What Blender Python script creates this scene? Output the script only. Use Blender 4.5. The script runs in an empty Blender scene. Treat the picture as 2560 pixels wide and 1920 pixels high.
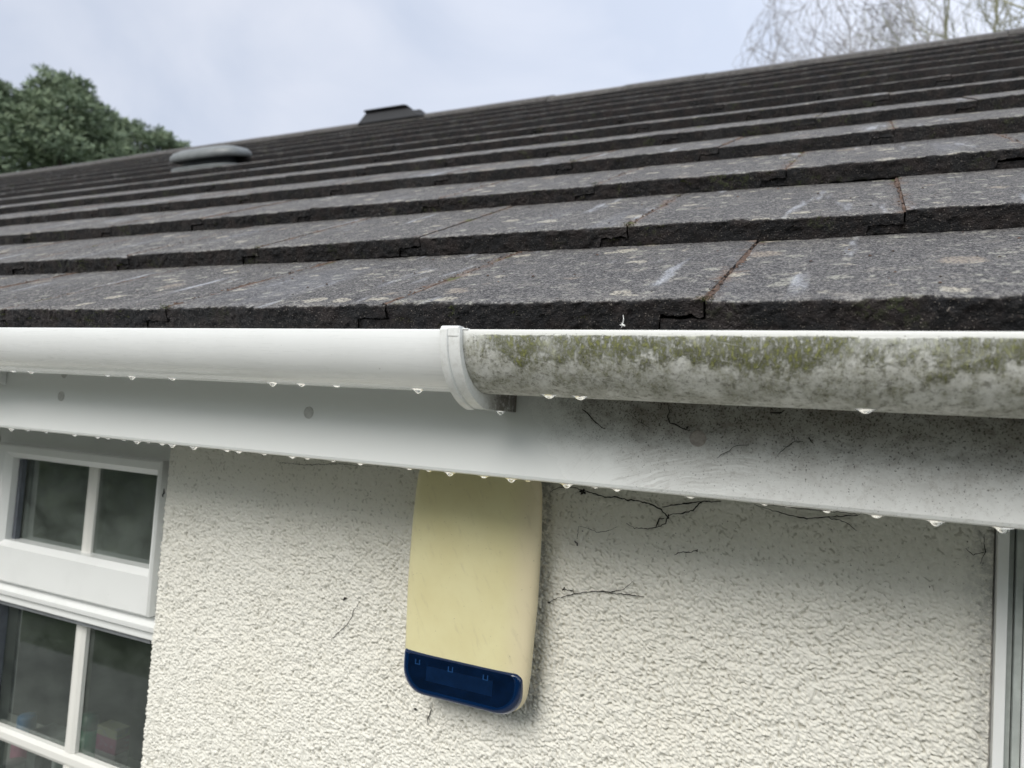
import bpy, math, random
import numpy as np
from mathutils import Matrix, Vector, Quaternion

# ---------------------------------------------------------------- camera, sky, sun, exposure
SC = bpy.context.scene
COL = SC.collection
R_ = math.radians
cam_d = bpy.data.cameras.new("camera"); cam = bpy.data.objects.new("camera", cam_d); COL.objects.link(cam)
r_ = Vector((0.90233895, 0.4259965, 0.06566128)); u_ = Vector((-0.03523667, -0.0789212, 0.99625791)); f_ = Vector((-0.42958445, 0.901276, 0.05620297))
cam.matrix_world = Matrix(((r_[0], u_[0], -f_[0], 0), (r_[1], u_[1], -f_[1], -.535249), (r_[2], u_[2], -f_[2], -.076658), (0, 0, 0, 1)))
cam_d.sensor_width = 36; cam_d.lens = 36*1844.957/2560
cam_d.clip_start = .02; cam_d.clip_end = 2000
cam_d.dof.use_dof = True; cam_d.dof.focus_distance = .74; cam_d.dof.aperture_fstop = 7.0
SC.camera = cam

SUN_EL, SUN_AZ = R_(38), R_(192)       # azimuth from +Y clockwise: behind the camera, veiled by cloud
w = bpy.data.worlds.new("World"); SC.world = w; w.use_nodes = True
nt = w.node_tree; nt.nodes.clear()
def N(t, **k):
    n = nt.nodes.new(t)
    for a, b in k.items(): setattr(n, a, b)
    return n
L = lambda a, b: nt.links.new(a, b)
out = N('ShaderNodeOutputWorld'); bg = N('ShaderNodeBackground'); bg.inputs[1].default_value = .1
sky = N('ShaderNodeTexSky', sky_type='NISHITA', sun_disc=False, sun_elevation=SUN_EL, sun_rotation=SUN_AZ)
tc = N('ShaderNodeTexCoord'); n1 = N('ShaderNodeTexNoise'); n1.inputs['Scale'].default_value = 2.6; n1.inputs['Detail'].default_value = 6; n1.inputs['Roughness'].default_value = .5; n1.inputs['Distortion'].default_value = .5
mp = N('ShaderNodeMapping'); mp.inputs['Scale'].default_value = (1, 1, 1.7); mp.inputs['Location'].default_value = (.35, .2, .1)
L(tc.outputs['Generated'], mp.inputs[0]); L(mp.outputs[0], n1.inputs[0])
cr = N('ShaderNodeValToRGB'); cr.color_ramp.elements[0].position = .36; cr.color_ramp.elements[1].position = .60
cr.color_ramp.elements[0].color = (4.1, 4.5, 5.35, 1); cr.color_ramp.elements[1].color = (5.1, 5.35, 6.0, 1)
L(n1.outputs[0], cr.inputs[0])
sx = N('ShaderNodeSeparateXYZ'); L(tc.outputs['Generated'], sx.inputs[0])
# the cloud layer is brighter towards the veiled sun (behind the camera) and to the east
mr = N('ShaderNodeMapRange'); mr.interpolation_type = 'SMOOTHSTEP'
mr.inputs['From Min'].default_value = .35; mr.inputs['From Max'].default_value = -.5; mr.inputs['To Min'].default_value = 1; mr.inputs['To Max'].default_value = 1.35
L(sx.outputs[1], mr.inputs[0])
mx = N('ShaderNodeMapRange'); mx.interpolation_type = 'SMOOTHSTEP'
mx.inputs['From Min'].default_value = -.9; mx.inputs['From Max'].default_value = .2; mx.inputs['To Min'].default_value = .9; mx.inputs['To Max'].default_value = 1.15
L(sx.outputs[0], mx.inputs[0])
m1 = N('ShaderNodeMath', operation='MULTIPLY'); L(mr.outputs[0], m1.inputs[0]); L(mx.outputs[0], m1.inputs[1])
mz = N('ShaderNodeMapRange'); mz.interpolation_type = 'SMOOTHSTEP'
mz.inputs['From Min'].default_value = .45; mz.inputs['From Max'].default_value = 1.; mz.inputs['To Min'].default_value = 1; mz.inputs['To Max'].default_value = 1.3
L(sx.outputs[2], mz.inputs[0]); m3 = N('ShaderNodeMath', operation='MULTIPLY'); L(m1.outputs[0], m3.inputs[0]); L(mz.outputs[0], m3.inputs[1]); m1 = m3
mw = N('ShaderNodeMapRange'); mw.inputs['From Min'].default_value = .25; mw.inputs['From Max'].default_value = -.2; L(sx.outputs[1], mw.inputs[0])
wm = N('ShaderNodeMix', data_type='RGBA'); L(mw.outputs[0], wm.inputs[0]); L(cr.outputs[0], wm.inputs[6]); wm.inputs[7].default_value = (5.5, 5.8, 6.0, 1)   # plain grey cloud on the sun's side
vm = N('ShaderNodeVectorMath', operation='SCALE'); L(wm.outputs[2], vm.inputs[0]); L(m1.outputs[0], vm.inputs['Scale'])
mix = N('ShaderNodeMix', data_type='RGBA'); mix.inputs['Factor'].default_value = .9
L(sky.outputs[0], mix.inputs[6]); L(vm.outputs[0], mix.inputs[7]); L(mix.outputs[2], bg.inputs[0]); L(bg.outputs[0], out.inputs[0])

sl = bpy.data.lights.new("sun", 'SUN'); sl.energy = 1.5; sl.angle = R_(32); sl.color = (1, .96, .90)
so = bpy.data.objects.new("sun", sl); COL.objects.link(so)
sd = Vector((math.sin(SUN_AZ)*math.cos(SUN_EL), math.cos(SUN_AZ)*math.cos(SUN_EL), math.sin(SUN_EL)))
so.rotation_euler = sd.to_track_quat('Z', 'Y').to_euler(); so.location = (0, -5, 8)
SC.view_settings.view_transform = 'Standard'; SC.view_settings.look = 'None'; SC.view_settings.gamma = 1
SC.cycles.use_denoising = True; SC.cycles.use_adaptive_sampling = True; SC.cycles.adaptive_threshold = .004
SC.view_settings.exposure = 0.75

# ---------------------------------------------------------------- noise helpers (numpy)
def _h(ix, iy, iz, s):
    n = (ix.astype(np.int64)*374761393 + iy.astype(np.int64)*668265263 + iz.astype(np.int64)*1274126177 + s*974711) & 0xffffffff
    n = ((n ^ (n >> 13))*1103515245 + 12345) & 0xffffffff
    n = (n ^ (n >> 16)) & 0xffff
    return n/32767.5-1
def vnoise(x, y, z=None, s=0):
    x = np.asarray(x, float); y = np.asarray(y, float); z = np.zeros_like(x) if z is None else np.asarray(z, float)
    ix, iy, iz = np.floor(x), np.floor(y), np.floor(z); fx, fy, fz = x-ix, y-iy, z-iz
    fx, fy, fz = [t*t*(3-2*t) for t in (fx, fy, fz)]
    r = 0
    for a in (0, 1):
        for b in (0, 1):
            for c in (0, 1):
                wt = (fx if a else 1-fx)*(fy if b else 1-fy)*(fz if c else 1-fz)
                r = r+wt*_h(ix+a, iy+b, iz+c, s)
    return r
def fbm(x, y, z=None, s=0, o=4):
    r = 0; a = 1.; k = 1.; z = np.zeros_like(np.asarray(x, float)) if z is None else z
    for i in range(o):
        r = r+a*vnoise(x*k, y*k, z*k, s+i); a *= .5; k *= 2.03
    return r

# ---------------------------------------------------------------- object helpers
def tag(o, label=None, cat=None, group=None, kind=None):
    if label: o['label'] = label
    if cat: o['category'] = cat
    if group: o['group'] = group
    if kind: o['kind'] = kind
    return o
def empty(name, loc=(0, 0, 0)):
    o = bpy.data.objects.new(name, None); o.location = loc; COL.objects.link(o); o.empty_display_size = .1; return o
class MB:
    """collects vertices, faces, uvs and point attributes"""
    def __init__(s): s.v = []; s.f = []; s.uv = {}; s.at = {}; s.n = 0
    def add(s, vs, fs, **at):
        vs = np.asarray(vs, float).reshape(-1, 3); s.v.append(vs)
        for f in fs: s.f.append(tuple(int(i)+s.n for i in f))
        for k, a in at.items(): s.at.setdefault(k, []).append((s.n, np.broadcast_to(np.asarray(a, float), (len(vs),)) if np.ndim(a) < 2 else np.asarray(a, float)))
        s.n += len(vs); return s
    def box(s, x0, x1, y0, y1, z0, z1):
        v = [(x, y, z) for x in (x0, x1) for y in (y0, y1) for z in (z0, z1)]
        return s.add(v, [(0, 1, 3, 2), (4, 6, 7, 5), (0, 4, 5, 1), (2, 3, 7, 6), (0, 2, 6, 4), (1, 5, 7, 3)])
    def prism(s, prof, x0, x1, closed=True):
        """profile of (y,z) extruded along x"""
        n = len(prof); v = [(x0, y, z) for y, z in prof]+[(x1, y, z) for y, z in prof]
        f = [(i, (i+1) % n, n+(i+1) % n, n+i) for i in range(n if closed else n-1)]
        if closed: f += [tuple(range(n))[::-1], tuple(range(n, 2*n))]
        return s.add(v, f)
    def tube(s, pts, rad, k=6, cap=True):
        pts = [Vector(p) for p in pts]; vs = []; fs = []
        for i, p in enumerate(pts):
            d = (pts[min(i+1, len(pts)-1)]-pts[max(i-1, 0)]).normalized()
            a = d.cross(Vector((.13, .9, .41))).normalized(); b = d.cross(a)
            r = rad[i] if hasattr(rad, '__len__') else rad
            for j in range(k):
                t = 2*math.pi*j/k; vs.append(p+r*(a*math.cos(t)+b*math.sin(t)))
        for i in range(len(pts)-1):
            for j in range(k): fs.append((i*k+j, i*k+(j+1) % k, (i+1)*k+(j+1) % k, (i+1)*k+j))
        if cap: fs += [tuple(range(k)), tuple(range((len(pts)-1)*k, len(pts)*k))]
        return s.add([tuple(q) for q in vs], fs)
    def build(s, name, mat, parent=None, smooth=False, bevel=0, seg=2, loc=None):
        me = bpy.data.meshes.new(name)
        v = np.concatenate(s.v); me.from_pydata(v.tolist(), [], s.f)
        for k, parts in s.at.items():
            a = np.zeros(len(v))
            for st, q in parts: a[st:st+len(q)] = q
            t = me.attributes.new(k, 'FLOAT', 'POINT'); t.data.foreach_set('value', a.astype(np.float32))
        me.materials.append(mat)
        if smooth: me.polygons.foreach_set('use_smooth', [True]*len(me.polygons))
        me.update()
        o = bpy.data.objects.new(name, me); COL.objects.link(o)
        if parent: o.parent = parent
        if loc: o.location = loc
        if bevel:
            b = o.modifiers.new('bevel', 'BEVEL'); b.width = bevel; b.segments = seg; b.limit_method = 'ANGLE'; b.angle_limit = R_(35)
            me.polygons.foreach_set('use_smooth', [True]*len(me.polygons))
            b.harden_normals = True
        return o
def grid_faces(nu, nv, off=0):
    i = np.arange(nu-1)[:, None]*nv+np.arange(nv-1)[None, :]+off
    return np.stack([i, i+nv, i+nv+1, i+1], -1).reshape(-1, 4)
def fast_mesh(name, V, F, mat, parent=None, attrs=None, smooth=True):
    me = bpy.data.meshes.new(name); V = np.asarray(V, np.float32); F = np.asarray(F, np.int32)
    me.vertices.add(len(V)); me.vertices.foreach_set('co', V.ravel())
    me.loops.add(F.size); me.loops.foreach_set('vertex_index', F.ravel())
    me.polygons.add(len(F)); me.polygons.foreach_set('loop_start', np.arange(0, F.size, F.shape[1], dtype=np.int32))
    me.polygons.foreach_set('loop_total', np.full(len(F), F.shape[1], np.int32))
    me.polygons.foreach_set('use_smooth', [smooth]*len(F))
    me.update(calc_edges=True); me.validate()
    for k, a in (attrs or {}).items():
        t = me.attributes.new(k, 'FLOAT', 'POINT'); t.data.foreach_set('value', np.asarray(a, np.float32))
    me.materials.append(mat)
    o = bpy.data.objects.new(name, me); COL.objects.link(o)
    if parent: o.parent = parent
    return o

# ---------------------------------------------------------------- material helpers
class Mat:
    def __init__(s, name, rough=.5, color=(.5, .5, .5), spec=.5):
        s.m = bpy.data.materials.new(name); s.m.use_nodes = True; s.t = s.m.node_tree
        s.b = s.t.nodes['Principled BSDF']; s.b.inputs['Roughness'].default_value = rough
        s.b.inputs['Base Color'].default_value = (*color, 1); s.b.inputs['Specular IOR Level'].default_value = spec
    def n(s, t, **k):
        q = s.t.nodes.new(t)
        for a, b in k.items(): setattr(q, a, b)
        return q
    def l(s, a, b): s.t.links.new(a, b)
    def val(s, sock, v):
        if isinstance(v, (int, float)): sock.default_value = v
        elif isinstance(v, tuple): sock.default_value = (*v, 1) if len(v) == 3 and sock.type == 'RGBA' else v
        else: s.l(v, sock)
    def pos(s, scale=(1, 1, 1), rot=(0, 0, 0)):
        g = s.n('ShaderNodeNewGeometry'); m = s.n('ShaderNodeMapping'); m.inputs['Scale'].default_value = scale; m.inputs['Rotation'].default_value = rot
        # rotation first so that streaks can run at a slant
        if any(rot):
            m0 = s.n('ShaderNodeMapping'); m0.inputs['Rotation'].default_value = rot; m.inputs['Rotation'].default_value = (0, 0, 0)
            s.l(g.outputs['Position'], m0.inputs[0]); s.l(m0.outputs[0], m.inputs[0])
        else: s.l(g.outputs['Position'], m.inputs[0])
        return m.outputs[0]
    def attr(s, name): return s.n('ShaderNodeAttribute', attribute_name=name).outputs['Fac']
    def noise(s, vec, scale, detail=3, rough=.5, dist=0):
        q = s.n('ShaderNodeTexNoise'); s.l(vec, q.inputs[0]); q.inputs['Scale'].default_value = scale; q.inputs['Detail'].default_value = detail
        q.inputs['Roughness'].default_value = rough; q.inputs['Distortion'].default_value = dist; return q.outputs[0]
    def vor(s, vec, scale, feature='F1', rnd=1):
        q = s.n('ShaderNodeTexVoronoi', feature=feature); s.l(vec, q.inputs['Vector']); q.inputs['Scale'].default_value = scale; q.inputs['Randomness'].default_value = rnd; return q
    def ramp(s, v, lo, hi, a=0., b=1., smooth=True):
        q = s.n('ShaderNodeMapRange'); q.interpolation_type = 'SMOOTHSTEP' if smooth else 'LINEAR'
        s.val(q.inputs[0], v); s.val(q.inputs[1], lo); s.val(q.inputs[2], hi); q.inputs[3].default_value = a; q.inputs[4].default_value = b; return q.outputs[0]
    def math(s, op, a, b=0., c=None, clamp=False):
        q = s.n('ShaderNodeMath', operation=op, use_clamp=clamp); s.val(q.inputs[0], a); s.val(q.inputs[1], b)
        if c is not None: s.val(q.inputs[2], c)
        return q.outputs[0]
    def mul(s, *a):
        r = a[0]
        for b in a[1:]: r = s.math('MULTIPLY', r, b)
        return r
    def mix(s, f, a, b, mode='MIX'):
        q = s.n('ShaderNodeMix', data_type='RGBA', blend_type=mode); s.val(q.inputs[0], f); s.val(q.inputs[6], a); s.val(q.inputs[7], b); return q.outputs[2]
    def color(s, c): s.val(s.b.inputs['Base Color'], c); return s
    def rough(s, r): s.val(s.b.inputs['Roughness'], r); return s
    def bump(s, h, dist, strength=1, prev=None):
        q = s.n('ShaderNodeBump'); q.inputs['Distance'].default_value = dist; q.inputs['Strength'].default_value = strength; s.l(h, q.inputs['Height'])
        if prev is not None: s.l(prev, q.inputs['Normal'])
        s.l(q.outputs[0], s.b.inputs['Normal']); return q.outputs[0]
    def n_map(s, vec, scale):
        m = s.n('ShaderNodeMapping'); m.inputs['Scale'].default_value = scale; s.l(vec, m.inputs[0]); return m.outputs[0]
    def xyz(s):
        g = s.n('ShaderNodeNewGeometry'); x = s.n('ShaderNodeSeparateXYZ'); s.l(g.outputs['Position'], x.inputs[0]); return x.outputs

# ---- roof tile: faded dark concrete with lichen, streaks, rusty dirt in joints, dark mossy butts
def tile_material():
    M = Mat('weathered_concrete_tile', .8, spec=.42)
    P = M.pos(); ju, butt, rnd, vv = M.attr('ju'), M.attr('butt'), M.attr('rnd'), M.attr('vv')
    cx = M.n('ShaderNodeCombineXYZ'); X = M.xyz(); M.l(X[0], cx.inputs[0]); M.l(M.attr('su'), cx.inputs[1]); M.l(M.math('MULTIPLY', rnd, 3.), cx.inputs[2]); U = cx.outputs[0]
    big = M.noise(P, 9, 4); mid = M.noise(P, 60, 4, .6); fine = M.noise(P, 700, 2, .6); grit = M.noise(P, 380, 3, .7)
    c = M.mix(M.ramp(mid, .3, .7), (.027, .025, .027), (.064, .058, .059))
    c = M.mix(M.mul(M.ramp(big, .35, .7), .45), c, (.098, .092, .088))
    c = M.mix(M.mul(rnd, .3), c, (.052, .050, .055))
    # grit: pale sand grains and dark pits
    c = M.mix(M.mul(M.ramp(grit, .50, .66), .8), c, (.29, .28, .27))
    c = M.mix(M.mul(M.ramp(fine, .58, .68), .85), c, (.50, .48, .46))
    c = M.mix(M.mul(M.ramp(grit, .46, .34), .8), c, (.022, .022, .026))
    g2 = M.noise(P, 210, 4, .8); c = M.mix(M.mul(M.ramp(g2, .53, .63), .65), c, (.24, .23, .225)); c = M.mix(M.mul(M.ramp(g2, .47, .38), .8), c, (.014, .014, .018))
    c = M.mix(M.mul(M.ramp(M.noise(M.pos((1, 1, 1)), 30, 5, .8), .52, .68), M.ramp(grit, .40, .56), .6), c, (.36, .335, .295))
    # lichen discs, squashed irregular
    wob = M.n('ShaderNodeTexNoise'); M.l(U, wob.inputs[0]); wob.inputs['Scale'].default_value = 70; wob.inputs['Detail'].default_value = 3
    va = M.n('ShaderNodeVectorMath', operation='SCALE'); M.l(wob.outputs['Color'], va.inputs[0]); va.inputs['Scale'].default_value = .022
    vb = M.n('ShaderNodeVectorMath', operation='ADD'); M.l(U, vb.inputs[0]); M.l(va.outputs[0], vb.inputs[1]); UW = vb.outputs[0]
    gr2 = M.ramp(grit, .40, .57, .08, 1.)
    for sc, lo, keep, col, st in ((24, .34, .50, (.50, .46, .38), .95), (42, .38, .45, (.38, .37, .32), .85), (80, .40, .4, (.36, .35, .31), .75), (12, .26, .62, (.37, .31, .25), .75)):
        v = M.vor(UW, sc); q = M.n('ShaderNodeSeparateColor'); M.l(v.outputs['Color'], q.inputs[0])
        rad = M.math('MULTIPLY', q.outputs[1], lo)
        m = M.math('MULTIPLY', M.ramp(M.math('SUBTRACT', v.outputs['Distance'], rad), .05, -.04), M.ramp(q.outputs[0], keep, keep+.02))
        c = M.mix(M.mul(m, gr2, st), c, col)
    # pale run marks following the fall of the roof
    ms = M.n('ShaderNodeMapping'); ms.inputs['Scale'].default_value = (16, 2.6, 1); ms.inputs['Rotation'].default_value = (0, 0, .1); M.l(U, ms.inputs[0])
    st_ = M.noise(ms.outputs[0], 1.6, 3, .55)
    c = M.mix(M.mul(M.ramp(st_, .62, .72), M.ramp(grit, .38, .56, .3, 1.), .65), c, (.55, .57, .62))
    wet = M.ramp(M.noise(ms.outputs[0], .55, 3, .5), .55, .72)
    # paler crust along the lower edge
    c = M.mix(M.mul(M.ramp(vv, .030, .0), M.ramp(grit, .40, .60), M.ramp(M.noise(P, 21, 4, .7), .40, .66), .8), c, (.38, .36, .33))
    # rusty dirt and moss in the side joints
    jn = M.math('ADD', ju, M.math('MULTIPLY', M.math('SUBTRACT', mid, .5), .045))
    jm = M.mul(M.ramp(jn, .013, .000), M.ramp(M.noise(P, 16, 3, .6), .42, .60), M.ramp(grit, .34, .52))
    c = M.mix(M.mul(M.ramp(jn, .030, .0), M.ramp(M.noise(P, 19, 4, .7), .56, .68), M.ramp(grit, .38, .55), .7), c, (.24, .165, .125))
    c = M.mix(M.mul(jm, .85), c, M.mix(M.ramp(fine, .4, .6), (.13, .080, .060), (.27, .205, .165)))
    c = M.mix(M.mul(M.ramp(ju, .0018, .0004), .7), c, (.035, .022, .016))
    c = M.mix(M.mul(M.ramp(ju, .012, .002), M.ramp(M.noise(P, 22, 2), .62, .68)), c, (.10, .11, .03))
    # butt end and edges: dark algae, brown concrete, green moss
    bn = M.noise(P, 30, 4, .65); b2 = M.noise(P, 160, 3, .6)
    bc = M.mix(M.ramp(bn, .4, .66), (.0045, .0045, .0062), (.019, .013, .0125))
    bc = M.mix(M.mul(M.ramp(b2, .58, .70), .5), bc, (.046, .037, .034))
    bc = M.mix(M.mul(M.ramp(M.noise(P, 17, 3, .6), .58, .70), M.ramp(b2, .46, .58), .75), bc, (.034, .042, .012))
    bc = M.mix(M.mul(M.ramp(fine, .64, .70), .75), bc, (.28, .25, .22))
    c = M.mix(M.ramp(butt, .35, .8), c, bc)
    M.color(c)
    rr = M.math('SUBTRACT', M.math('SUBTRACT', .82, M.math('MULTIPLY', wet, .42)), M.math('MULTIPLY', big, .1))
    M.rough(rr)
    h = M.math('ADD', M.math('ADD', M.math('MULTIPLY', grit, 1.0), M.math('MULTIPLY', fine, .5)), M.math('MULTIPLY', M.math('MULTIPLY', b2, butt), 1.6))
    M.bump(h, .0034, 1.)
    return M.m
TILE = tile_material()

# ---- clean white plastic
def pvc(name, col=(.86, .87, .87), rough=.28, dirt_tint=.0):
    M = Mat(name, rough); P = M.pos()
    a = M.noise(M.pos((4, 60, 60)), 3, 4, .6); b = M.noise(P, 260, 3, .6); g = M.noise(P, 14, 4, .6)
    c = M.mix(M.mul(M.ramp(g, .4, .75), .10+dirt_tint), col, (.56, .57, .55))
    c = M.mix(M.mul(M.ramp(b, .72, .78), .35+dirt_tint), c, (.2, .19, .17))
    M.color(c); M.rough(M.ramp(a, .3, .7, rough*.8, rough*1.35))
    M.b.inputs['Coat Weight'].default_value = .35; M.b.inputs['Coat Roughness'].default_value = .06
    M.bump(M.noise(P, 22, 2, .4), .0012, .25); return M.m
PVC = pvc('white_plastic'); PVC_FRAME = pvc('window_plastic', (.80, .81, .80), .36, .05)
PVC_OLD = pvc('weathered_frame_plastic', (.76, .77, .765), .4, .12)

def fascia_material():
    M = Mat('fascia_plastic', .3); P = M.pos(); X = M.xyz()
    base = (.86, .875, .865)
    big = M.noise(P, 9, 4, .6); edge = M.math('ADD', X[0], M.math('MULTIPLY', M.math('SUBTRACT', big, .5), .16))
    edge = M.math('SUBTRACT', edge, M.math('MULTIPLY', M.math('SUBTRACT', -.05, X[2]), .9)); old = M.ramp(edge, -.31, -.20)                              # the uncleaned length starts right of the union
    up = M.ramp(X[2], -.125, -.04)                              # heavier growth under the gutter
    near = M.ramp(X[0], .22, -.25)
    sp = M.noise(P, 620, 3, .7); sp2 = M.noise(P, 230, 4, .75); cl = M.noise(P, 26, 4, .65)
    thr = M.math('SUBTRACT', .70, M.math('ADD', M.math('MULTIPLY', up, .10), M.math('MULTIPLY', cl, .07)))
    dots = M.ramp(M.math('SUBTRACT', sp, thr), -.03, .03)
    c = M.mix(M.mul(old, M.ramp(cl, .25, .75, .55, 1.), M.math('ADD', M.math('MULTIPLY', up, .66), .30)), base, (.21, .183, .155))
    c = M.mix(M.mul(old, up, M.ramp(M.noise(M.pos((1, 1, 1.6)), 60, 5, .75), .46, .64), .6), c, (.12, .10, .085))
    c = M.mix(M.mul(old, M.ramp(sp2, .50, .66), M.math('ADD', M.math('MULTIPLY', up, .5), .2)), c, (.30, .275, .245))
    c = M.mix(M.mul(old, dots, .85), c, (.035, .03, .026))
    # wiped arcs where a cloth has passed
    vec = M.n('ShaderNodeVectorMath', operation='SUBTRACT'); g = M.n('ShaderNodeNewGeometry'); M.l(g.outputs['Position'], vec.inputs[0]); vec.inputs[1].default_value = (-.09, .11, -.30)
    ln = M.n('ShaderNodeVectorMath', operation='LENGTH'); M.l(vec.outputs[0], ln.inputs[0])
    cmb = M.n('ShaderNodeCombineXYZ'); M.l(M.math('MULTIPLY', M.math('ADD', ln.outputs['Value'], M.math('MULTIPLY', big, .035)), 380.), cmb.inputs[0]); M.l(M.math('MULTIPLY', X[0], 14.), cmb.inputs[1])
    arcs = M.noise(cmb.outputs[0], 1, 4, .75)
    zone = M.mul(M.ramp(X[0], -.27, -.19), M.ramp(X[0], -.02, -.11), M.ramp(M.math('ADD', X[2], M.math('MULTIPLY', big, .04)), -.055, -.078))
    c = M.mix(M.mul(zone, M.ramp(arcs, .48, .66), M.ramp(cl, .35, .6), .85), c, base)
    c = M.mix(M.mul(zone, M.ramp(arcs, .44, .34), M.ramp(cl, .7, .4), .4), c, (.30, .28, .255))
    M.color(c); M.rough(M.math('ADD', M.math('MULTIPLY', old, .22), .26)); M.bump(M.noise(P, 12, 2, .4), .0012, .2); return M.m
FASCIA = fascia_material()

def mossy_gutter_material():
    M = Mat('mossy_gutter_plastic', .45); P = M.pos(); s = M.attr('arc'); X = M.xyz()
    cx = M.n('ShaderNodeCombineXYZ'); M.l(X[0], cx.inputs[0]); M.l(s, cx.inputs[1]); U = cx.outputs[0]
    A = M.noise(U, 24, 5, .62, .3); B = M.noise(U, 75, 5, .7, .4); F = M.noise(P, 520, 3, .65); G = M.noise(P, 210, 4, .75)
    base = (.72, .725, .70)
    # grey algae film everywhere, thicker below
    gm = M.ramp(M.math('ADD', M.math('MULTIPLY', A, .6), M.math('MULTIPLY', B, .6)), .42, .70)
    c = M.mix(M.mul(M.ramp(s, .001, .016, .15, 1.), M.math('ADD', M.math('MULTIPLY', gm, .52), .34)), base, (.40, .395, .36))
    H = M.noise(M.n_map(U, (1, .45, 1)), 300, 6, .85); H2 = M.noise(M.n_map(U, (1, .35, 1)), 95, 5, .8, .6)
    ol = M.mul(M.ramp(M.math('ADD', M.math('MULTIPLY', B, .45), M.math('ADD', M.math('MULTIPLY', A, .35), M.math('MULTIPLY', H2, .4))), .50, .74), M.ramp(s, .002, .010), M.ramp(s, .070, .040, .25, 1.))
    c = M.mix(M.mul(ol, M.ramp(H, .36, .60, .15, 1.), .9), c, (.145, .145, .066))
    c = M.mix(M.mul(M.ramp(G, .50, .64), M.ramp(s, .004, .02), .6), c, (.11, .105, .08))
    c = M.mix(M.mul(M.ramp(G, .44, .32), M.ramp(s, .002, .006), .5), c, (.62, .61, .56))
    # green moss band near the lip, ragged downwards, patchy along the length
    mb = M.math('ADD', M.math('MULTIPLY', A, 1.15), M.math('MULTIPLY', B, .55))
    band = M.mul(M.ramp(s, .0010, .0050), M.ramp(M.math('ADD', s, M.math('MULTIPLY', M.math('SUBTRACT', A, .5), -.05)), .036, .010))
    thr = M.ramp(M.math('ADD', M.math('ADD', M.math('MULTIPLY', mb, .7), M.math('MULTIPLY', H2, .5)), M.math('MULTIPLY', band, .42)), 0.96, 1.22)
    startx = M.ramp(M.math('ADD', X[0], M.math('MULTIPLY', A, .05)), -.275, -.25)
    gaps = M.ramp(M.noise(M.n_map(U, (1, 1.6, 1)), 15, 4, .65), .38, .54, .35, 1.)
    ms = M.mul(thr, gaps, M.ramp(H, .40, .56, .12, 1.), startx, M.ramp(s, .0012, .004))
    mc = M.mix(M.ramp(H, .42, .62), (.066, .076, .014), (.22, .23, .060))
    c = M.mix(M.mul(ms, .92), c, mc)
    c = M.mix(M.mul(M.ramp(M.noise(M.n_map(U, (1, .6, 1)), 36, 4, .7), .54, .66), M.ramp(s, .030, .006), M.ramp(H, .62, .42), .8), c, (.66, .66, .63))
    # dark specks and pale flakes
    c = M.mix(M.mul(M.ramp(F, .58, .66), M.ramp(B, .42, .58), .8), c, (.045, .042, .026))
    c = M.mix(M.mul(M.ramp(F, .33, .27), M.ramp(s, .001, .004), .7), c, (.74, .73, .64))
    # scratches
    for rot, sc in ((.35, 1), (-.22, 1.3), (1.1, 1.1)):
        m = M.n('ShaderNodeMapping'); m.inputs['Rotation'].default_value = (0, 0, rot); M.l(U, m.inputs[0])
        m2 = M.n('ShaderNodeMapping'); m2.inputs['Scale'].default_value = (12*sc, 520*sc, 1); M.l(m.outputs[0], m2.inputs[0])
        c = M.mix(M.mul(M.ramp(M.noise(m2.outputs[0], 1, 2, .5), .66, .72), M.ramp(M.noise(U, 19*sc, 2), .46, .56), .6), c, (.66, .66, .62))
    c = M.mix(M.ramp(s, .0022, .0012), c, (.78, .78, .76))
    M.color(c); M.rough(M.ramp(gm, 0, 1, .35, .8))
    h = M.math('ADD', M.mul(ms, M.math('ADD', .6, F)), M.math('MULTIPLY', G, .25)); M.bump(h, .0016, .8); return M.m
MOSSY = mossy_gutter_material()

def union_material():
    M = Mat('union_plastic', .33); P = M.pos(); X = M.xyz()
    G = M.noise(P, 120, 4, .7); F = M.noise(P, 420, 3, .6)
    d = M.mul(M.ramp(X[1], .035, .085), M.ramp(X[0], -.322, -.305))
    c = M.mix(M.mul(M.ramp(G, .45, .65), .28), (.78, .79, .78), (.45, .44, .40))
    c = M.mix(M.mul(M.math('ADD', d, .08), M.ramp(G, .2, .5), .88), c, (.12, .10, .09))
    c = M.mix(M.mul(d, M.ramp(F, .56, .64), .7), c, (.04, .03, .03))
    M.color(c); return M.m
UNION = union_material()

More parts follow.
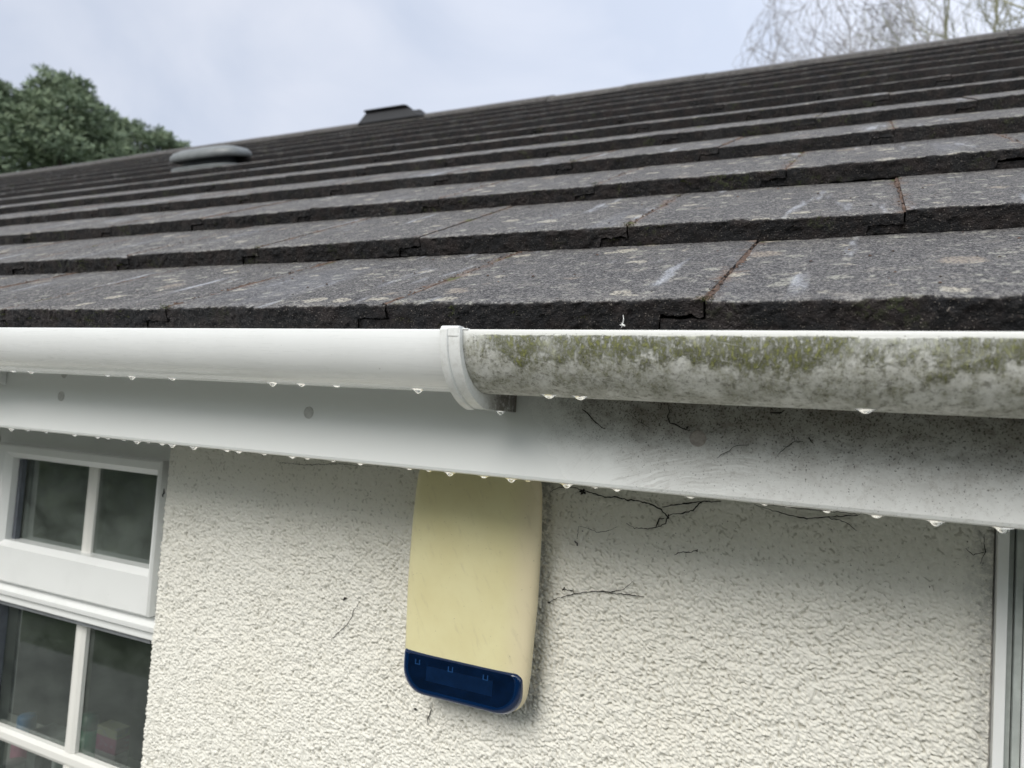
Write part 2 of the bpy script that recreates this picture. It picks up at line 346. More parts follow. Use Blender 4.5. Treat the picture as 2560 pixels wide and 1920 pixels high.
def render_material():
    M = Mat('cream_roughcast_render', .85); P = M.pos(); h = M.attr('h'); X = M.xyz()
    big = M.noise(P, 4, 4, .6); m = M.noise(P, 120, 4, .65); sp = M.noise(P, 300, 3, .6)
    c = M.mix(M.ramp(big, .35, .7), (.76, .745, .685), (.74, .72, .65))
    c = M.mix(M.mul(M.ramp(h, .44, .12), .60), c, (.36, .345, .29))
    c = M.mix(M.mul(M.ramp(m, .6, .8), .2), c, (.42, .39, .32))
    # weather dirt: specks under the eaves, greyer to the right
    z = M.ramp(X[2], -.36, -.16); rt = M.ramp(X[0], -.55, .1)
    c = M.mix(M.mul(M.ramp(M.noise(P, 130, 5, .8), .38, .80), M.math('ADD', M.math('MULTIPLY', z, .09), M.math('MULTIPLY', rt, .14))), c, (.27, .25, .20))
    c = M.mix(M.mul(M.ramp(sp, .66, .72), M.math('ADD', M.math('MULTIPLY', z, .6), .25)), c, (.06, .055, .045))
    # blue-grey strip down the right-hand side of the alarm box, grime by the frame
    gl = M.mul(M.ramp(M.math('ABSOLUTE', M.math('ADD', X[0], .343)), .014, .003), M.ramp(X[2], -.44, -.40))
    gr = M.ramp(M.math('ADD', X[0], M.math('MULTIPLY', M.math('SUBTRACT', m, .5), .04)), .085, .118)
    c = M.mix(M.mul(M.math('MAXIMUM', gl, M.math('MULTIPLY', gr, .7)), M.ramp(M.noise(P, 150, 3, .7), .36, .58), .6), c, (.16, .17, .18))
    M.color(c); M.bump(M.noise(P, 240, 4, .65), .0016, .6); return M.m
RENDER = render_material()

def simple(name, col, rough=.5, var=.15, scale=40, metal=0., bump=0.):
    M = Mat(name, rough); P = M.pos(); a = M.noise(P, scale, 4, .6)
    M.color(M.mix(M.ramp(a, .3, .7), tuple(x*(1-var) for x in col), tuple(min(1, x*(1+var)) for x in col))); M.b.inputs['Metallic'].default_value = metal
    if bump: M.bump(M.noise(P, scale*4, 3), bump, .6)
    return M.m

# ================================================================ SETTING
ground = MB().add([(-300, -300, -2.4), (300, -300, -2.4), (300, 300, -2.4), (-300, 300, -2.4)], [(0, 1, 2, 3)]).build('ground', simple('lawn', (.04, .06, .02), .95, .4, 3)); tag(ground, kind='structure')
patio = MB().add([(-14, -3.2, -2.396), (5, -3.2, -2.396), (5, .3, -2.396), (-14, .3, -2.396)], [(0, 1, 2, 3)]).build('patio', simple('patio_slabs', (.25, .245, .22), .85, .2, 2)); tag(patio, kind='structure')

house = empty('house', (0, .3, -2.4)); house_inv = house.location.copy()
tag(house, 'cream rendered bungalow under a dark lichen spotted tile roof', 'house')
def under(o, p):
    o.parent = p; o.matrix_parent_inverse = Matrix.Translation(-p_world(p)); return o
def p_world(p):
    v = Vector((0, 0, 0))
    while p is not None: v += p.location; p = p.parent
    return v
# parts are modelled in world coordinates, so every parent below the house sits at the house's own origin offset
def part(mb, name, mat, parent, **k):
    o = mb.build(name, mat, None, **k); o.parent = parent
    o.matrix_parent_inverse = Matrix.Translation(-house_inv) if parent is house else Matrix.Identity(4)
    return o

# ---------------------------------------------------------------- wall: roughcast relief modelled in the mesh
def make_wall():
    d = .00105; xl, xr, zt, zb = -.994, .117, -.119, -.95
    # path in plan: reveal (going towards -y), rounded arris, then the face
    path = []; rr = .006
    for y in np.arange(.37, .3+rr, -d*1.3): path.append((xl, y, -1, 0))
    for t in np.linspace(0, math.pi/2, 7): path.append((xl+rr-rr*math.cos(t), .3+rr-rr*math.sin(t), -math.cos(t), -math.sin(t)))
    for x in np.arange(xl+rr+d, xr, d): path.append((x, .3, 0, -1))
    path = np.array(path); S = np.concatenate([[0], np.cumsum(np.hypot(*np.diff(path[:, :2], axis=0).T))])
    Z = np.arange(zt, zb, -d); SS, ZZ = np.meshgrid(S, Z, indexing='ij')
    wx, wz = SS+.0022*vnoise(SS*150, ZZ*150, s=5), ZZ+.0022*vnoise(SS*150, ZZ*150, s=9)
    # rounded lumps with tight crevices, stretched and leaning down to the right, as thrown render lies
    a, b = .82*wx-.57*wz, .57*wx+.82*wz
    def lumps(p, q, s_):
        ip, iq = np.floor(p), np.floor(q); f1 = np.full(p.shape, 9.)
        for i in (-1, 0, 1):
            for j in (-1, 0, 1):
                cx, cy = ip+i, iq+j; z0 = cx*0
                dx = cx+.5+.45*_h(cx, cy, z0, s_)-p; dy = cy+.5+.45*_h(cx, cy, z0, s_+50)-q
                f1 = np.minimum(f1, dx*dx+dy*dy)
        return 1-np.clip(f1, 0, 1)
    h = .5*lumps(a*240, b*330, 1)+.26*lumps(a*400, b*500, 2)+.14*vnoise(a*430, b*470, s=3)+.05*vnoise(wx*55, wz*55, s=4)+.10*vnoise(wx*110, wz*140, s=6)
    h = np.clip((h-np.percentile(h, .5))/(np.percentile(h, 99.7)-np.percentile(h, .5)), 0, 1)
    soft = np.clip((zt-.02-ZZ)/.12, .45, 1)                      # flatter relief towards the soffit
    D = (h-.5)*.0064*soft
    V = np.stack([path[:, 0][:, None]+path[:, 2][:, None]*D, path[:, 1][:, None]+path[:, 3][:, None]*D, ZZ], -1).reshape(-1, 3)
    F = grid_faces(len(S), len(Z))
    # plain masonry around and below the detailed face, joined into the same mesh
    mb = MB()
    mb.box(-.988, .135, .306, .55, -2.4, -.119)                    # pier body behind the face
    mb.box(-.988, .1175, .2985, .306, -2.4, -.9485); mb.box(.136, .6, .306, .55, -2.4, -1.905)
    mb.box(-9.5, -2.02, .30, .55, -2.4, -.119); mb.box(-2.02, -.988, .302, .55, -2.4, -.985)
    mb.box(.6, 4.2, .30, .55, -2.4, -1.9); mb.box(1.5, 4.2, .30, .55, -1.9, -.119)
    mb.box(-9.5, 4.2, 6.3, 6.5, -2.4, -.119); mb.box(-9.5, -9.25, .55, 6.3, -2.4, -.119); mb.box(3.95, 4.2, .55, 6.3, -2.4, -.119)
    for xg in (-9.5, 3.95):
        mb.add([(xg+dx, y, z) for dx in (0, .25) for y, z in ((.30, -.119), (6.5, -.119), (3.4, 1.62))], [(0, 1, 2), (5, 4, 3), (0, 3, 4, 1), (1, 4, 5, 2), (2, 5, 3, 0)])
    v2 = np.concatenate(mb.v); f2 = []
    for f in mb.f: f2.append(list(f)+[f[-1]]*(0))
    n0 = len(V)
    quads = [f for f in mb.f if len(f) == 4]; tris = [f for f in mb.f if len(f) == 3]
    tv = []; 
    for f in tris:                                              # gable triangles split at a midpoint so every face is a quad
        p = [v2[i] for i in f]; m = (p[0]+p[1])/2; k = len(v2)+len(tv); tv.append(m); quads.append((f[0], k, f[1], f[2]))
    if tv: v2 = np.concatenate([v2, np.array(tv)])
    V = np.concatenate([V, v2]); F = np.concatenate([F, np.array(quads)+n0])
    hh = np.concatenate([h.ravel(), np.full(len(v2), .6)])
    o = fast_mesh('wall', V, F, RENDER, None, {'h': hh}, True)
    sm = np.ones(len(F), bool); sm[-len(quads):] = False; o.data.polygons.foreach_set('use_smooth', sm)
    o.parent = house; o.matrix_parent_inverse = Matrix.Translation(-house_inv); return o
make_wall()
part(MB().box(-9.25, 3.95, .55, 6.3, -.16, -.12), 'ceiling', simple('ceiling_paint', (.5, .5, .48), .9), house)
part(MB().box(-9.25, 3.95, .55, 6.3, -2.39, -2.36), 'floor', simple('carpet', (.12, .11, .10), .95), house)

# ---------------------------------------------------------------- roof
EY, EZ, Y2, Z2, GY, GZ = .0414, .0307, .3218, .1755, .27527, .15365
TW, TH = .300, .0256
XL, XR = -9.75, 4.35
def make_tiles():
    Vs, Fs, at = [], [], {k: [] for k in ('ju', 'butt', 'rnd', 'vv', 'su')}; n0 = 0
    rng = random.Random(4)
    def put(V, F, **a):
        nonlocal n0
        Vs.append(V); Fs.append(F+n0); n0 += len(V)
        for k in at: at[k].append(np.broadcast_to(np.asarray(a[k], float), (len(V),)))
    for c in range(13):
        if c == 0: y0, z0, th, y1, z1 = EY, EZ, .029, Y2, Z2
        else: y0, z0, th = Y2+(c-1)*GY, Z2+(c-1)*GZ, TH; y1, z1 = y0+GY, z0+GZ
        # a tile lies from its own lower edge to just under the butt of the next course
        P = math.atan2(GZ, GY); by, bz = y1+TH*math.sin(P), z1-TH*math.cos(P)
        t = math.atan2(bz-z0, by-y0); glen = math.hypot(by-y0, bz-z0)
        if c == 12: glen = .18
        ct, st = math.cos(t), math.sin(t)
        base = -.1147 if c % 2 == 0 else .0326
        k0 = math.floor((XL-base)/TW)
        for k in range(k0, int((XR-base)/TW)+1):
            xa = base+k*TW; xb = xa+TW
            near = -1.6 < xa < .75 and c < 3
            mid_ = -3.2 < xa < 1.3 and c < 7
            nu, nt_, nb = (130, 90, 14) if near and c == 0 else (90, 46, 9) if near else (70, 8, 5) if mid_ else (9, 3, 3)
            rnd = rng.random(); lift = rng.gauss(0, .0007) if c else rng.gauss(0, .0003); tw_ = rng.gauss(0, .0007); gap = .0009+rng.random()*.0008; sag = rng.gauss(0, .0012)
            u = np.linspace(gap, TW-gap*.3, nu)
            # profile points along the tile: up the butt, over a worn arris, along the top
            ra = .0025; pv = []; 
            for s_ in np.linspace(0, 1, nb): pv.append((0, -th+(th-ra)*s_, 1.))
            for a_ in (.3, .6, 1.): pv.append((ra*(1-math.cos(a_*math.pi/2)), -ra+ra*math.sin(a_*math.pi/2), 1-a_*1.0))
            Lt = glen+.06
            for s_ in np.linspace(0, 1, nt_+1)[1:]: pv.append((ra+(Lt-ra)*s_, 0, 0.))
            pv = np.array(pv)
            UU, VV = np.meshgrid(u, pv[:, 0], indexing='ij'); WW = np.broadcast_to(pv[:, 1], UU.shape).copy(); BB = np.broadcast_to(pv[:, 2], UU.shape).copy()
            # the right-hand rebate: the upper half only for the last 38 mm
            reb = (u > (TW-.037 if c < 7 else 9))[:, None]; lock = -th*.5+(fbm((xa+u)*160, u*0+c, s=50, o=2)*.0012)[:, None]
            WW = np.where(reb & (WW < lock), lock, WW)
            X = xa+UU; 
            if near or mid_:
                amp = .0013
                nb_ = fbm(X*190, WW*190+c*7, VV*190, s=20, o=3); lo = fbm(X*28, WW*28, VV*28+c*3, s=30, o=3)
                VV = VV+np.where(BB > 0, nb_*amp*1.1+lo*.0011, 0)
                WW = WW+np.where(BB > 0, nb_*amp*.55, nb_*.0003)+lo*.0004
                if near and c > 0 or c == 0: pass
            WW = WW+lift+tw_*(UU/TW-.5)*2+sag*((UU/TW-.5)**2)
            side = np.minimum(UU, TW-UU)
            WW = WW-np.where(side < .0025, (.0025-side)*.35, 0)*(BB < .9)
            Y = y0+VV*ct-WW*st*1.0; Z = z0+VV*st+WW*ct
            V = np.stack([X, Y, Z], -1).reshape(-1, 3)
            put(V, grid_faces(nu, len(pv)), ju=side.ravel(), butt=BB.ravel(), rnd=rnd, vv=VV.ravel(), su=(c*.32+VV).ravel())
            # side walls of the tile (left and right) so the joints have depth
            for col in (0, nu-1):
                e = V.reshape(nu, len(pv), 3)[col][nb:]; lowr = e.copy(); lowr[:, 1] += TH*.48*st; lowr[:, 2] -= TH*.48*ct
                q = np.concatenate([e, lowr]); m = len(e); f = np.array([(i, i+1, m+i+1, m+i) for i in range(m-1)])
                put(q, f, ju=0., butt=.75, rnd=rnd, vv=.1, su=c*.32)
            # tongue of this tile reaching under its left neighbour
            nt2 = 24 if near else 6
            u2 = np.linspace(-.0355, gap+.0005, nt2); w2 = np.linspace(-th, -th*.5-(.0016 if near else .0006), 7 if near else 3); 
            w2 = np.concatenate([w2, [w2[-1]]]); v2_ = np.concatenate([np.full(len(w2)-1, .0008), [.06]])
            U2, V2 = np.meshgrid(u2, v2_, indexing='ij'); W2 = np.broadcast_to(w2, U2.shape).copy(); X2 = xa+U2
            if near or mid_:
                q_ = fbm(X2*190, W2*190+c*7, s=20, o=3); l2 = fbm(X2*90, W2*90+c, s=31, o=2); V2 = V2+np.where(V2 < .01, q_*.0016+.0010, 0); W2 = W2+np.where(V2 < .01, l2*.0010, 0)
            W2 = W2+lift
            V = np.stack([X2, y0+V2*ct-W2*st, z0+V2*st+W2*ct], -1).reshape(-1, 3)
            put(V, grid_faces(nt2, len(w2)), ju=.1, butt=1., rnd=rnd, vv=.1, su=c*.32)
            # closed left cheek of the tongue
            q = V.reshape(nt2, len(w2), 3)[0][:-1]; q2 = q.copy(); q2[:, 1] += .03*ct; q2[:, 2] += .03*st; m = len(q)
            put(np.concatenate([q, q2]), np.array([(i, m+i, m+i+1, i+1) for i in range(m-1)]), ju=.1, butt=1., rnd=rnd, vv=.1, su=0.)
    V = np.concatenate(Vs); F = np.concatenate(Fs)
    # underlay sheet below the tiles, and the rear slope mirrored about the ridge
    return V, F, {k: np.concatenate(v) for k, v in at.items()}
V, F, A = make_tiles()
yr, zr = 3.385, 1.892                                            # ridge apex
ex = MB(); P = math.atan2(GZ, GY)
def slab(y0, z0, y1, z1, th):
    n = Vector((0, -(z1-z0), y1-y0)).normalized()*th
    ex.add([(x, y+a*n[1], z+a*n[2]) for x in (XL, XR) for a in (0, -1) for y, z in ((y0, z0), (y1, z1))], [(0, 4, 5, 1), (2, 3, 7, 6), (0, 2, 6, 4), (1, 5, 7, 3), (0, 1, 3, 2), (4, 6, 7, 5)])
slab(.075, -.005, yr, 1.835, .012)
for i in range(12):                                              # rear slope, plain courses
    ya, za = 6.73-i*GY, .02+i*GZ; n0_ = 0
    yb, zb = ya-GY-.02, za+GZ-.012
    ex.add([(x, y, z) for x in (XL, XR) for y, z in ((ya, za-TH), (ya, za), (yb, zb))], [(0, 1, 4, 3), (1, 2, 5, 4)])
v2 = np.concatenate(ex.v); nV = len(V)
F = np.concatenate([F, np.array(ex.f)+nV]); V = np.concatenate([V, v2])
dflt = dict(ju=.1, butt=0., rnd=.5, vv=.1, su=0.)
roof = fast_mesh('roof', V, F, TILE, None, {k: np.concatenate([a, np.full(len(v2), dflt[k])]) for k, a in A.items()}, True)
nq = len(ex.f); smf = np.ones(len(F), bool); smf[-nq:] = False; roof.data.polygons.foreach_set('use_smooth', smf)
roof.parent = house; roof.matrix_parent_inverse = Matrix.Translation(-house_inv)
# ridge of angled cap tiles, each about 45 cm, mortared
rb = MB(); rg = random.Random(9); x = XL
while x < XR:
    l = .447; j = rg.gauss(0, .002); prof = []
    for a in range(-4, 5):
        t = a/4; prof.append((yr+t*.125, zr-abs(t)**1.25*.066+.0*j+j))
    low = [(y, z-.018) for y, z in prof[::-1]]
    rb.prism(prof+low, x, x+l-.004); x += l
ridge = part(rb, 'ridge', simple('ridge_concrete', (.085, .08, .078), .85, .3, 60, bump=.001), roof)
rm = MB().prism([(yr-.105, zr-.095), (yr-.095, zr-.05), (yr+.095, zr-.05), (yr+.105, zr-.095)], XL+.01, XR-.01)
part(rm, 'mortar_bed', simple('ridge_mortar', (.28, .26, .22), .95, .2, 80), roof)

# ---------------------------------------------------------------- fascia and soffit
FZ = -.1279
pr = [(.115, -.012), (.115, FZ+.004), (.1163, FZ+.0012), (.119, FZ), (.1265, FZ), (.128, FZ+.0015), (.128, -.012)]
fb = MB(); fx = np.linspace(XL+.02, XR-.02, 3); fb.prism(pr, XL+.02, XR-.02)
fascia = part(fb, 'fascia_board', FASCIA, house)
def cap_mb(x, z, r):
    m = MB(); vs = []; fs = []; rings = [(r, 0), (r*.97, .0009), (r*.80, .0015), (r*.72, .0011), (r*.3, .0016)]; K = 28
    for rad, h in rings:
        for j in range(K): t = 2*math.pi*j/K; vs.append((x+rad*math.cos(t), .115-h, z+rad*math.sin(t)))
    for i in range(len(rings)-1):
        for j in range(K): fs.append((i*K+j, i*K+(j+1) % K, (i+1)*K+(j+1) % K, (i+1)*K+j))
    fs.append(tuple(range((len(rings)-1)*K, len(rings)*K))); return m.add(vs, fs)
CAPM = simple('nail_cap_plastic', (.55, .55, .53), .4, .12, 200)
CAPD = simple('dirty_nail_cap_plastic', (.36, .325, .30), .5, .2, 300)
for x, z, r, m, lb in ((-.992, -.077, .0068, CAPM, None), (-.559, -.077, .0068, CAPM, None), (-.128, -.077, .0073, CAPD, 'grimy nail cap beside black cobweb'), (-.990, -.046, .006, CAPM, None), (-1.42, -.077, .0065, CAPM, None), (.31, -.077, .0068, CAPD, None)):
    o = part(cap_mb(x, z, r), 'nail_cap', m, fascia, smooth=True)
    if lb: o['label'] = lb
part(MB().box(XL+.05, XR-.05, .128, .302, FZ+.004, FZ+.012), 'soffit', PVC, house)

# ---------------------------------------------------------------- casement window left: X -2.0 .. -.99
def win_group(name, label):
    o = empty(name); o.parent = house; o.matrix_parent_inverse = Matrix.Translation(-house_inv); o['label'] = label; return o
win = win_group('window', 'white plastic window with top opening light and glazing bars')
def ring(mb, x0, x1, z0, z1, w, y0, y1, wb=None, wt=None, wr=None):
    wb = wb or w; wt = wt or w; wr = wr or w
    # mitred frame with a sloped inner bead
    ys, ya = y0, y1; b = .010
    O = [(x0, z0), (x1, z0), (x1, z1), (x0, z1)]; I = [(x0+w, z0+wb), (x1-wr, z0+wb), (x1-wr, z1-wt), (x0+w, z1-wt)]
    M_ = [(x0+w-b, z0+wb-b), (x1-wr+b, z0+wb-b), (x1-wr+b, z1-wt+b), (x0+w-b, z1-wt+b)]
    e = .003; OO = [(x0+e, z0+e), (x1-e, z0+e), (x1-e, z1-e), (x0+e, z1-e)]
    for i in range(4):
        j = (i+1) % 4
        rows = [(O, ya), (O, ys+e), (OO, ys), (M_, ys), (I, ys+.009), (I, ya)]
        vs = []
        for L_, y in rows: vs += [(L_[i][0], y, L_[i][1]), (L_[j][0], y, L_[j][1])]
        mb.add(vs, [(2*k, 2*k+1, 2*k+3, 2*k+2) for k in range(len(rows)-1)]+[(0, 2, 4, 6, 8, 10), (1, 11, 9, 7, 5, 3)])
    return mb
def wpart(mb, name, mat, **k):
    o = mb.build(name, mat, None, **k); o.parent = win; return o
fm = MB(); X0, X1 = -2.0, -.985
fm.box(X0, X1, .333, .40, -.195, -.120)                          # head
fm.box(X0, X1, .333, .40, -.466, -.424)                          # transom
fm.box(X0, X1, .333, .40, -.985, -.935)                          # bottom rail
for xa, xb in ((X0, X0+.045), (-1.030, X1), (-1.535, -1.49)): 
    for za, zb in ((-.424, -.158), (-.935, -.466)): fm.box(xa, xb, .333, .40, za, zb)
wpart(fm, 'frame', PVC_FRAME, bevel=.0025)
tr = MB().prism([(.322, -.440), (.333, -.432), (.333, -.452), (.324, -.449)], X0+.01, -.99); wpart(tr, 'drip_rail', PVC_FRAME, bevel=.001)
wpart(MB().box(X0+.04, -1.045, .340, .352, -.474, -.4665), 'gasket', simple('grey_rubber', (.16, .17, .18), .6)); 
# top sash stands proud of the frame
for xa, xb in ((-1.462, -1.0), (-1.975, -1.512)):
    sm_ = ring(MB(), xa, xb, -.428, -.166, .030, .317, .352, wb=.064, wt=.026)
    if xa > -1.5: sm_ = ring(MB(), -1.470, -1.030, -.424, -.172, .034, .317, .352, wb=.074, wt=.025, wr=.016)
    wpart(sm_, 'sash', PVC_FRAME)
wpart(MB().box(-1.435, -1.4265, .338, .347, -.357, -.201), 'gasket', simple('slate_spacer', (.10, .11, .13), .5))
# lower fixed light: left jamb gasket
wpart(MB().box(-1.4905, -1.4765, .345, .372, -.935, -.467), 'gasket', simple('slate_spacer_b', (.09, .10, .12), .5))
def bar(x0, x1, z0, z1, y0, y1, vert):
    m = MB(); 
    if vert:
        q = (x1-x0); pf = [(x0, y1), (x0, y0+.004), (x0+q*.28, y0), (x1-q*.28, y0), (x1, y0+.004), (x1, y1)]
        n = len(pf); m.add([(x, y, z0) for x, y in pf]+[(x, y, z1) for x, y in pf], [(i, (i+1) % n, n+(i+1) % n, n+i) for i in range(n)]+[tuple(range(n)), tuple(range(n, 2*n))])
    else:
        q = (z1-z0); m.prism([(y1, z0), (y0+.004, z0), (y0, z0+q*.28), (y0, z1-q*.28), (y0+.004, z1), (y1, z1)], x0, x1)
    return m
BAR = pvc('glazing_bar_plastic', (.74, .73, .69), .4, .05)
wpart(bar(-1.245, -1.220, -.360, -.197, .341, .3495, True), 'glazing_bar', BAR)
wpart(bar(-1.262, -1.234, -.7045, -.466, .358, .3695, True), 'glazing_bar', BAR)
wpart(bar(-1.262, -1.234, -.936, -.7305, .358, .3695, True), 'glazing_bar', BAR)
wpart(bar(-1.49, -1.05, -.730, -.705, .3565, .3698, False), 'glazing_bar', BAR)
wpart(bar(-1.755, -1.73, -.360, -.197, .341, .3495, True), 'glazing_bar', BAR)
def glass_mat(name='window_glass', reflect_tint=.20):
    M = Mat(name, .02); t = M.t; t.nodes.remove(M.b); o = t.nodes['Material Output']
    g = M.n('ShaderNodeBsdfGlossy'); g.inputs['Roughness'].default_value = .015; g.inputs[0].default_value = (.9, .95, .93, 1)
    tr_ = M.n('ShaderNodeBsdfTransparent'); tr_.inputs[0].default_value = (.80, .85, .81, 1)
    fr = M.n('ShaderNodeFresnel'); fr.inputs[0].default_value = 1.5; f2 = M.math('MULTIPLY', fr.outputs[0], 2.6, clamp=True)
    P = M.pos(); d = M.n('ShaderNodeBsdfDiffuse'); d.inputs[0].default_value = (.30, .345, .31, 1)
    mx_ = M.n('ShaderNodeMixShader'); M.l(f2, mx_.inputs[0]); M.l(tr_.outputs[0], mx_.inputs[1]); M.l(g.outputs[0], mx_.inputs[2])
    # grey-green garden reflection put in as a diffuse tint, plus a few spots
    dirt_tint = M.math('ADD', M.mul(M.ramp(M.noise(M.pos((9, 9, 14)), 1.4, 4, .6), .0, .8), reflect_tint), M.mul(M.ramp(M.noise(P, 240, 2), .72, .76), .35))
    m2 = M.n('ShaderNodeMixShader'); M.l(dirt_tint, m2.inputs[0]); M.l(mx_.outputs[0], m2.inputs[1]); M.l(d.outputs[0], m2.inputs[2]); M.l(m2.outputs[0], o.inputs[0])
    return M.m
GLASS = glass_mat(reflect_tint=.14); GLASS_UP = glass_mat('reflect_tinted_glass', .38)
for xa, xb, z0, z1, y in ((-1.438, -1.040, -.360, -.190, .350), (-1.94, -1.54, -.360, -.198, .350), (-1.4905, -1.029, -.937, -.465, .3705), (-1.957, -1.535, -.937, -.465, .3705)):
    wpart(MB().add([(xa, y, z0), (xb, y, z0), (xb, y, z1), (xa, y, z1)], [(0, 1, 2, 3)]), 'pane', GLASS if z0 < -.5 else GLASS_UP)
wpart(MB().box(-2.02, -.988, .405, .66, -.905, -.875), 'sill', simple('sill_board', (.6, .6, .57), .5, .05), bevel=.003)
# second window at the right: only its outer profile is in view
win2 = win_group('window', 'white plastic frame at right edge with grey channel')
def w2part(mb, name, mat, **k): o = mb.build(name, mat, None, **k); o.parent = win2; return o
w2part(MB().box(.1185, .1275, .288, .36, -1.9, -.121), 'trim_bead', PVC_OLD, bevel=.0012)
w2part(MB().box(.128, .1335, .300, .36, -1.9, -.121).box(.134, .1405, .2945, .36, -1.9, -.121), 'channel', simple('grey_channel_plastic', (.40, .43, .41), .5, .12, 60), bevel=.001)
w2part(MB().box(.141, .205, .2915, .37, -1.9, -.121).box(.205, 1.5, .2915, .37, -.18, -.121).box(.205, 1.5, .2915, .37, -1.9, -1.84).box(1.44, 1.5, .2915, .37, -1.84, -.18), 'frame', PVC_OLD, bevel=.002)
w2part(MB().add([(.2, .34, -1.85), (1.45, .34, -1.85), (1.45, .34, -.175), (.2, .34, -.175)], [(0, 1, 2, 3)]), 'pane', GLASS)

# ---------------------------------------------------------------- things on the inner window sill
def thing_mesh(mb, name, mat, label, cat, group=None, **k):
    o = mb.build(name, mat, None, **k); tag(o, label, cat, group); return o
def lathe(cx, cy, cz, prof, K=24):
    vs = []; fs = []
    for r, z in prof:
        for j in range(K): t = 2*math.pi*j/K; vs.append((cx+r*math.cos(t), cy+r*math.sin(t), cz+z))
    for i in range(len(prof)-1):
        for j in range(K): fs.append((i*K+j, i*K+(j+1) % K, (i+1)*K+(j+1) % K, (i+1)*K+j))
    fs += [tuple(range(K)), tuple(range((len(prof)-1)*K, len(prof)*K))]
    return MB().add(vs, fs)
SZ = -.875
b = empty('bottle', (-1.555, .48, SZ)); tag(b, 'pink bottle with bright blue cap behind lower left pane', 'bottle')
lathe(0, 0, 0, [(.0, .0), (.022, 0), (.024, .01), (.024, .075), (.019, .085), (.0, .086)]).build('bottle_body', simple('pink_plastic', (.62, .20, .34), .35), b, smooth=True)
lathe(0, 0, .0865, [(.0, 0), (.018, 0), (.018, .038), (.015, .042), (.0, .042)]).build('cap', simple('blue_cap_plastic', (.03, .22, .55), .35), b, smooth=True)
b = empty('bottle', (-1.385, .50, SZ)); tag(b, 'dark green bottle behind the glazing bar of the lower window', 'bottle')
lathe(0, 0, 0, [(.0, 0), (.028, 0), (.030, .01), (.030, .105), (.026, .12), (.016, .132), (.0, .133)]).build('bottle_body', simple('green_plastic', (.04, .22, .13), .3), b, smooth=True)
lathe(0, 0, .1335, [(.0, 0), (.016, 0), (.016, .028), (.0, .03)]).build('cap', simple('green_cap_plastic', (.02, .10, .07), .35), b, smooth=True)
cm = Mat('carton_print', .5); P_ = cm.xyz(); st_ = cm.ramp(P_[2], SZ+.125, SZ+.128, smooth=False)
cc = cm.mix(st_, (.40, .36, .40), (.28, .28, .20)); cc = cm.mix(cm.mul(cm.ramp(P_[2], SZ+.118, SZ+.120), cm.ramp(P_[2], SZ+.150, SZ+.146)), cc, (.26, .05, .15))
cc = cm.mix(cm.mul(cm.ramp(cm.noise(cm.pos((60, 60, 160)), 1.2, 2), .58, .62), .5), cc, (.22, .18, .30)); cm.color(cc)
thing_mesh(MB().box(-1.325, -1.268, .47, .50, SZ+.0005, SZ+.165), 'carton', cm.m, 'small white and magenta carton standing behind lower right pane', 'carton', bevel=.0015)
ck = empty('clock_radio', (-1.455, .48, SZ)); tag(ck, 'pale boxy clock radio with dark front behind lower left pane', 'clock radio')
MB().box(-.055, .035, -.025, .03, .0005, .115).build('casing', simple('pale_grey_plastic', (.62, .63, .65), .4), ck, bevel=.006)
MB().box(-.022, .028, -.027, -.0252, .045, .100).build('display', simple('dark_display', (.015, .016, .018), .2), ck)
thing_mesh(lathe(-1.522, .440, SZ, [(.0, .0), (.018, 0), (.022, .05), (.022, .055), (.0, .052)]), 'pot', simple('white_pot', (.7, .7, .7), .4), 'tiny white pot in front of the pink bottle on the inner sill', 'pot', smooth=True)

# ---------------------------------------------------------------- gutters
GR, GC = .0499, .0499
def gutter(x0, x1, mat, name, label, fall=0.):
    ang = np.concatenate([np.linspace(-1, 0, 2), np.linspace(4, 180, 66)]); ang = np.radians(ang); t = .0022
    nx = max(2, int((x1-x0)/.01)); xs = np.linspace(x0, x1, nx)
    prof = [(GC-GR*math.cos(a), -GR*math.sin(a), max(0, a)*GR) for a in ang]
    # rolled front lip
    lip = [(GC-(GR-.0026)*math.cos(R_(-9)), .0058, 0), (GC-(GR-.0006)*math.cos(R_(-9)), .0072, 0)]
    inner = [(GC-(GR-t)*math.cos(a), -(GR-t)*math.sin(a), .2) for a in ang[::-1]]
    pf = prof+inner; n = len(pf); pa = np.array(pf)
    wob = .00025*vnoise(xs*6, xs*0+3)
    V = np.stack([np.repeat(xs, n), np.tile(pa[:, 0], nx)+np.repeat(wob, n), np.tile(pa[:, 1], nx)], -1)
    i = np.arange(nx-1)[:, None]*n; j = np.arange(n)[None, :]; j2 = (j+1) % n
    F = np.stack(np.broadcast_arrays(i+j, i+j2, i+n+j2, i+n+j), -1).reshape(-1, 4)
    o = fast_mesh(name, V, F, mat, None, {'arc': np.tile(pa[:, 2], nx)}, True)
    me = o.data
    tag(o, label, 'gutter'); return o
gutter(XL+.02, -.3135, PVC, 'gutter', 'clean white half round gutter length left of the joint clip')
gutter(-.3125, XR-.02, MOSSY, 'gutter', 'old white gutter length covered in green moss and grey grime')
un = empty('gutter_union', (-.31, .05, 0)); tag(un, 'white curved clip joining the clean gutter to the mossy gutter', 'gutter clip')
def union_prof(r0, r1, zb, back):
    pf = []
    for a in np.radians(np.linspace(-1, 90, 34)):
        k = max(0, a/(math.pi/2)); r = r0+(r1-r0)*k**2; pf.append((-r*math.cos(a), -r*math.sin(a)))
    if back: pf += [(.0645, zb), (.0645, -.004), (.0505, -.004)]
    inn = [(-(GR+.0004)*math.cos(a), -(GR+.0004)*math.sin(a)) for a in np.radians(np.linspace(180 if back else 90, -1, 50))]
    return pf+inn
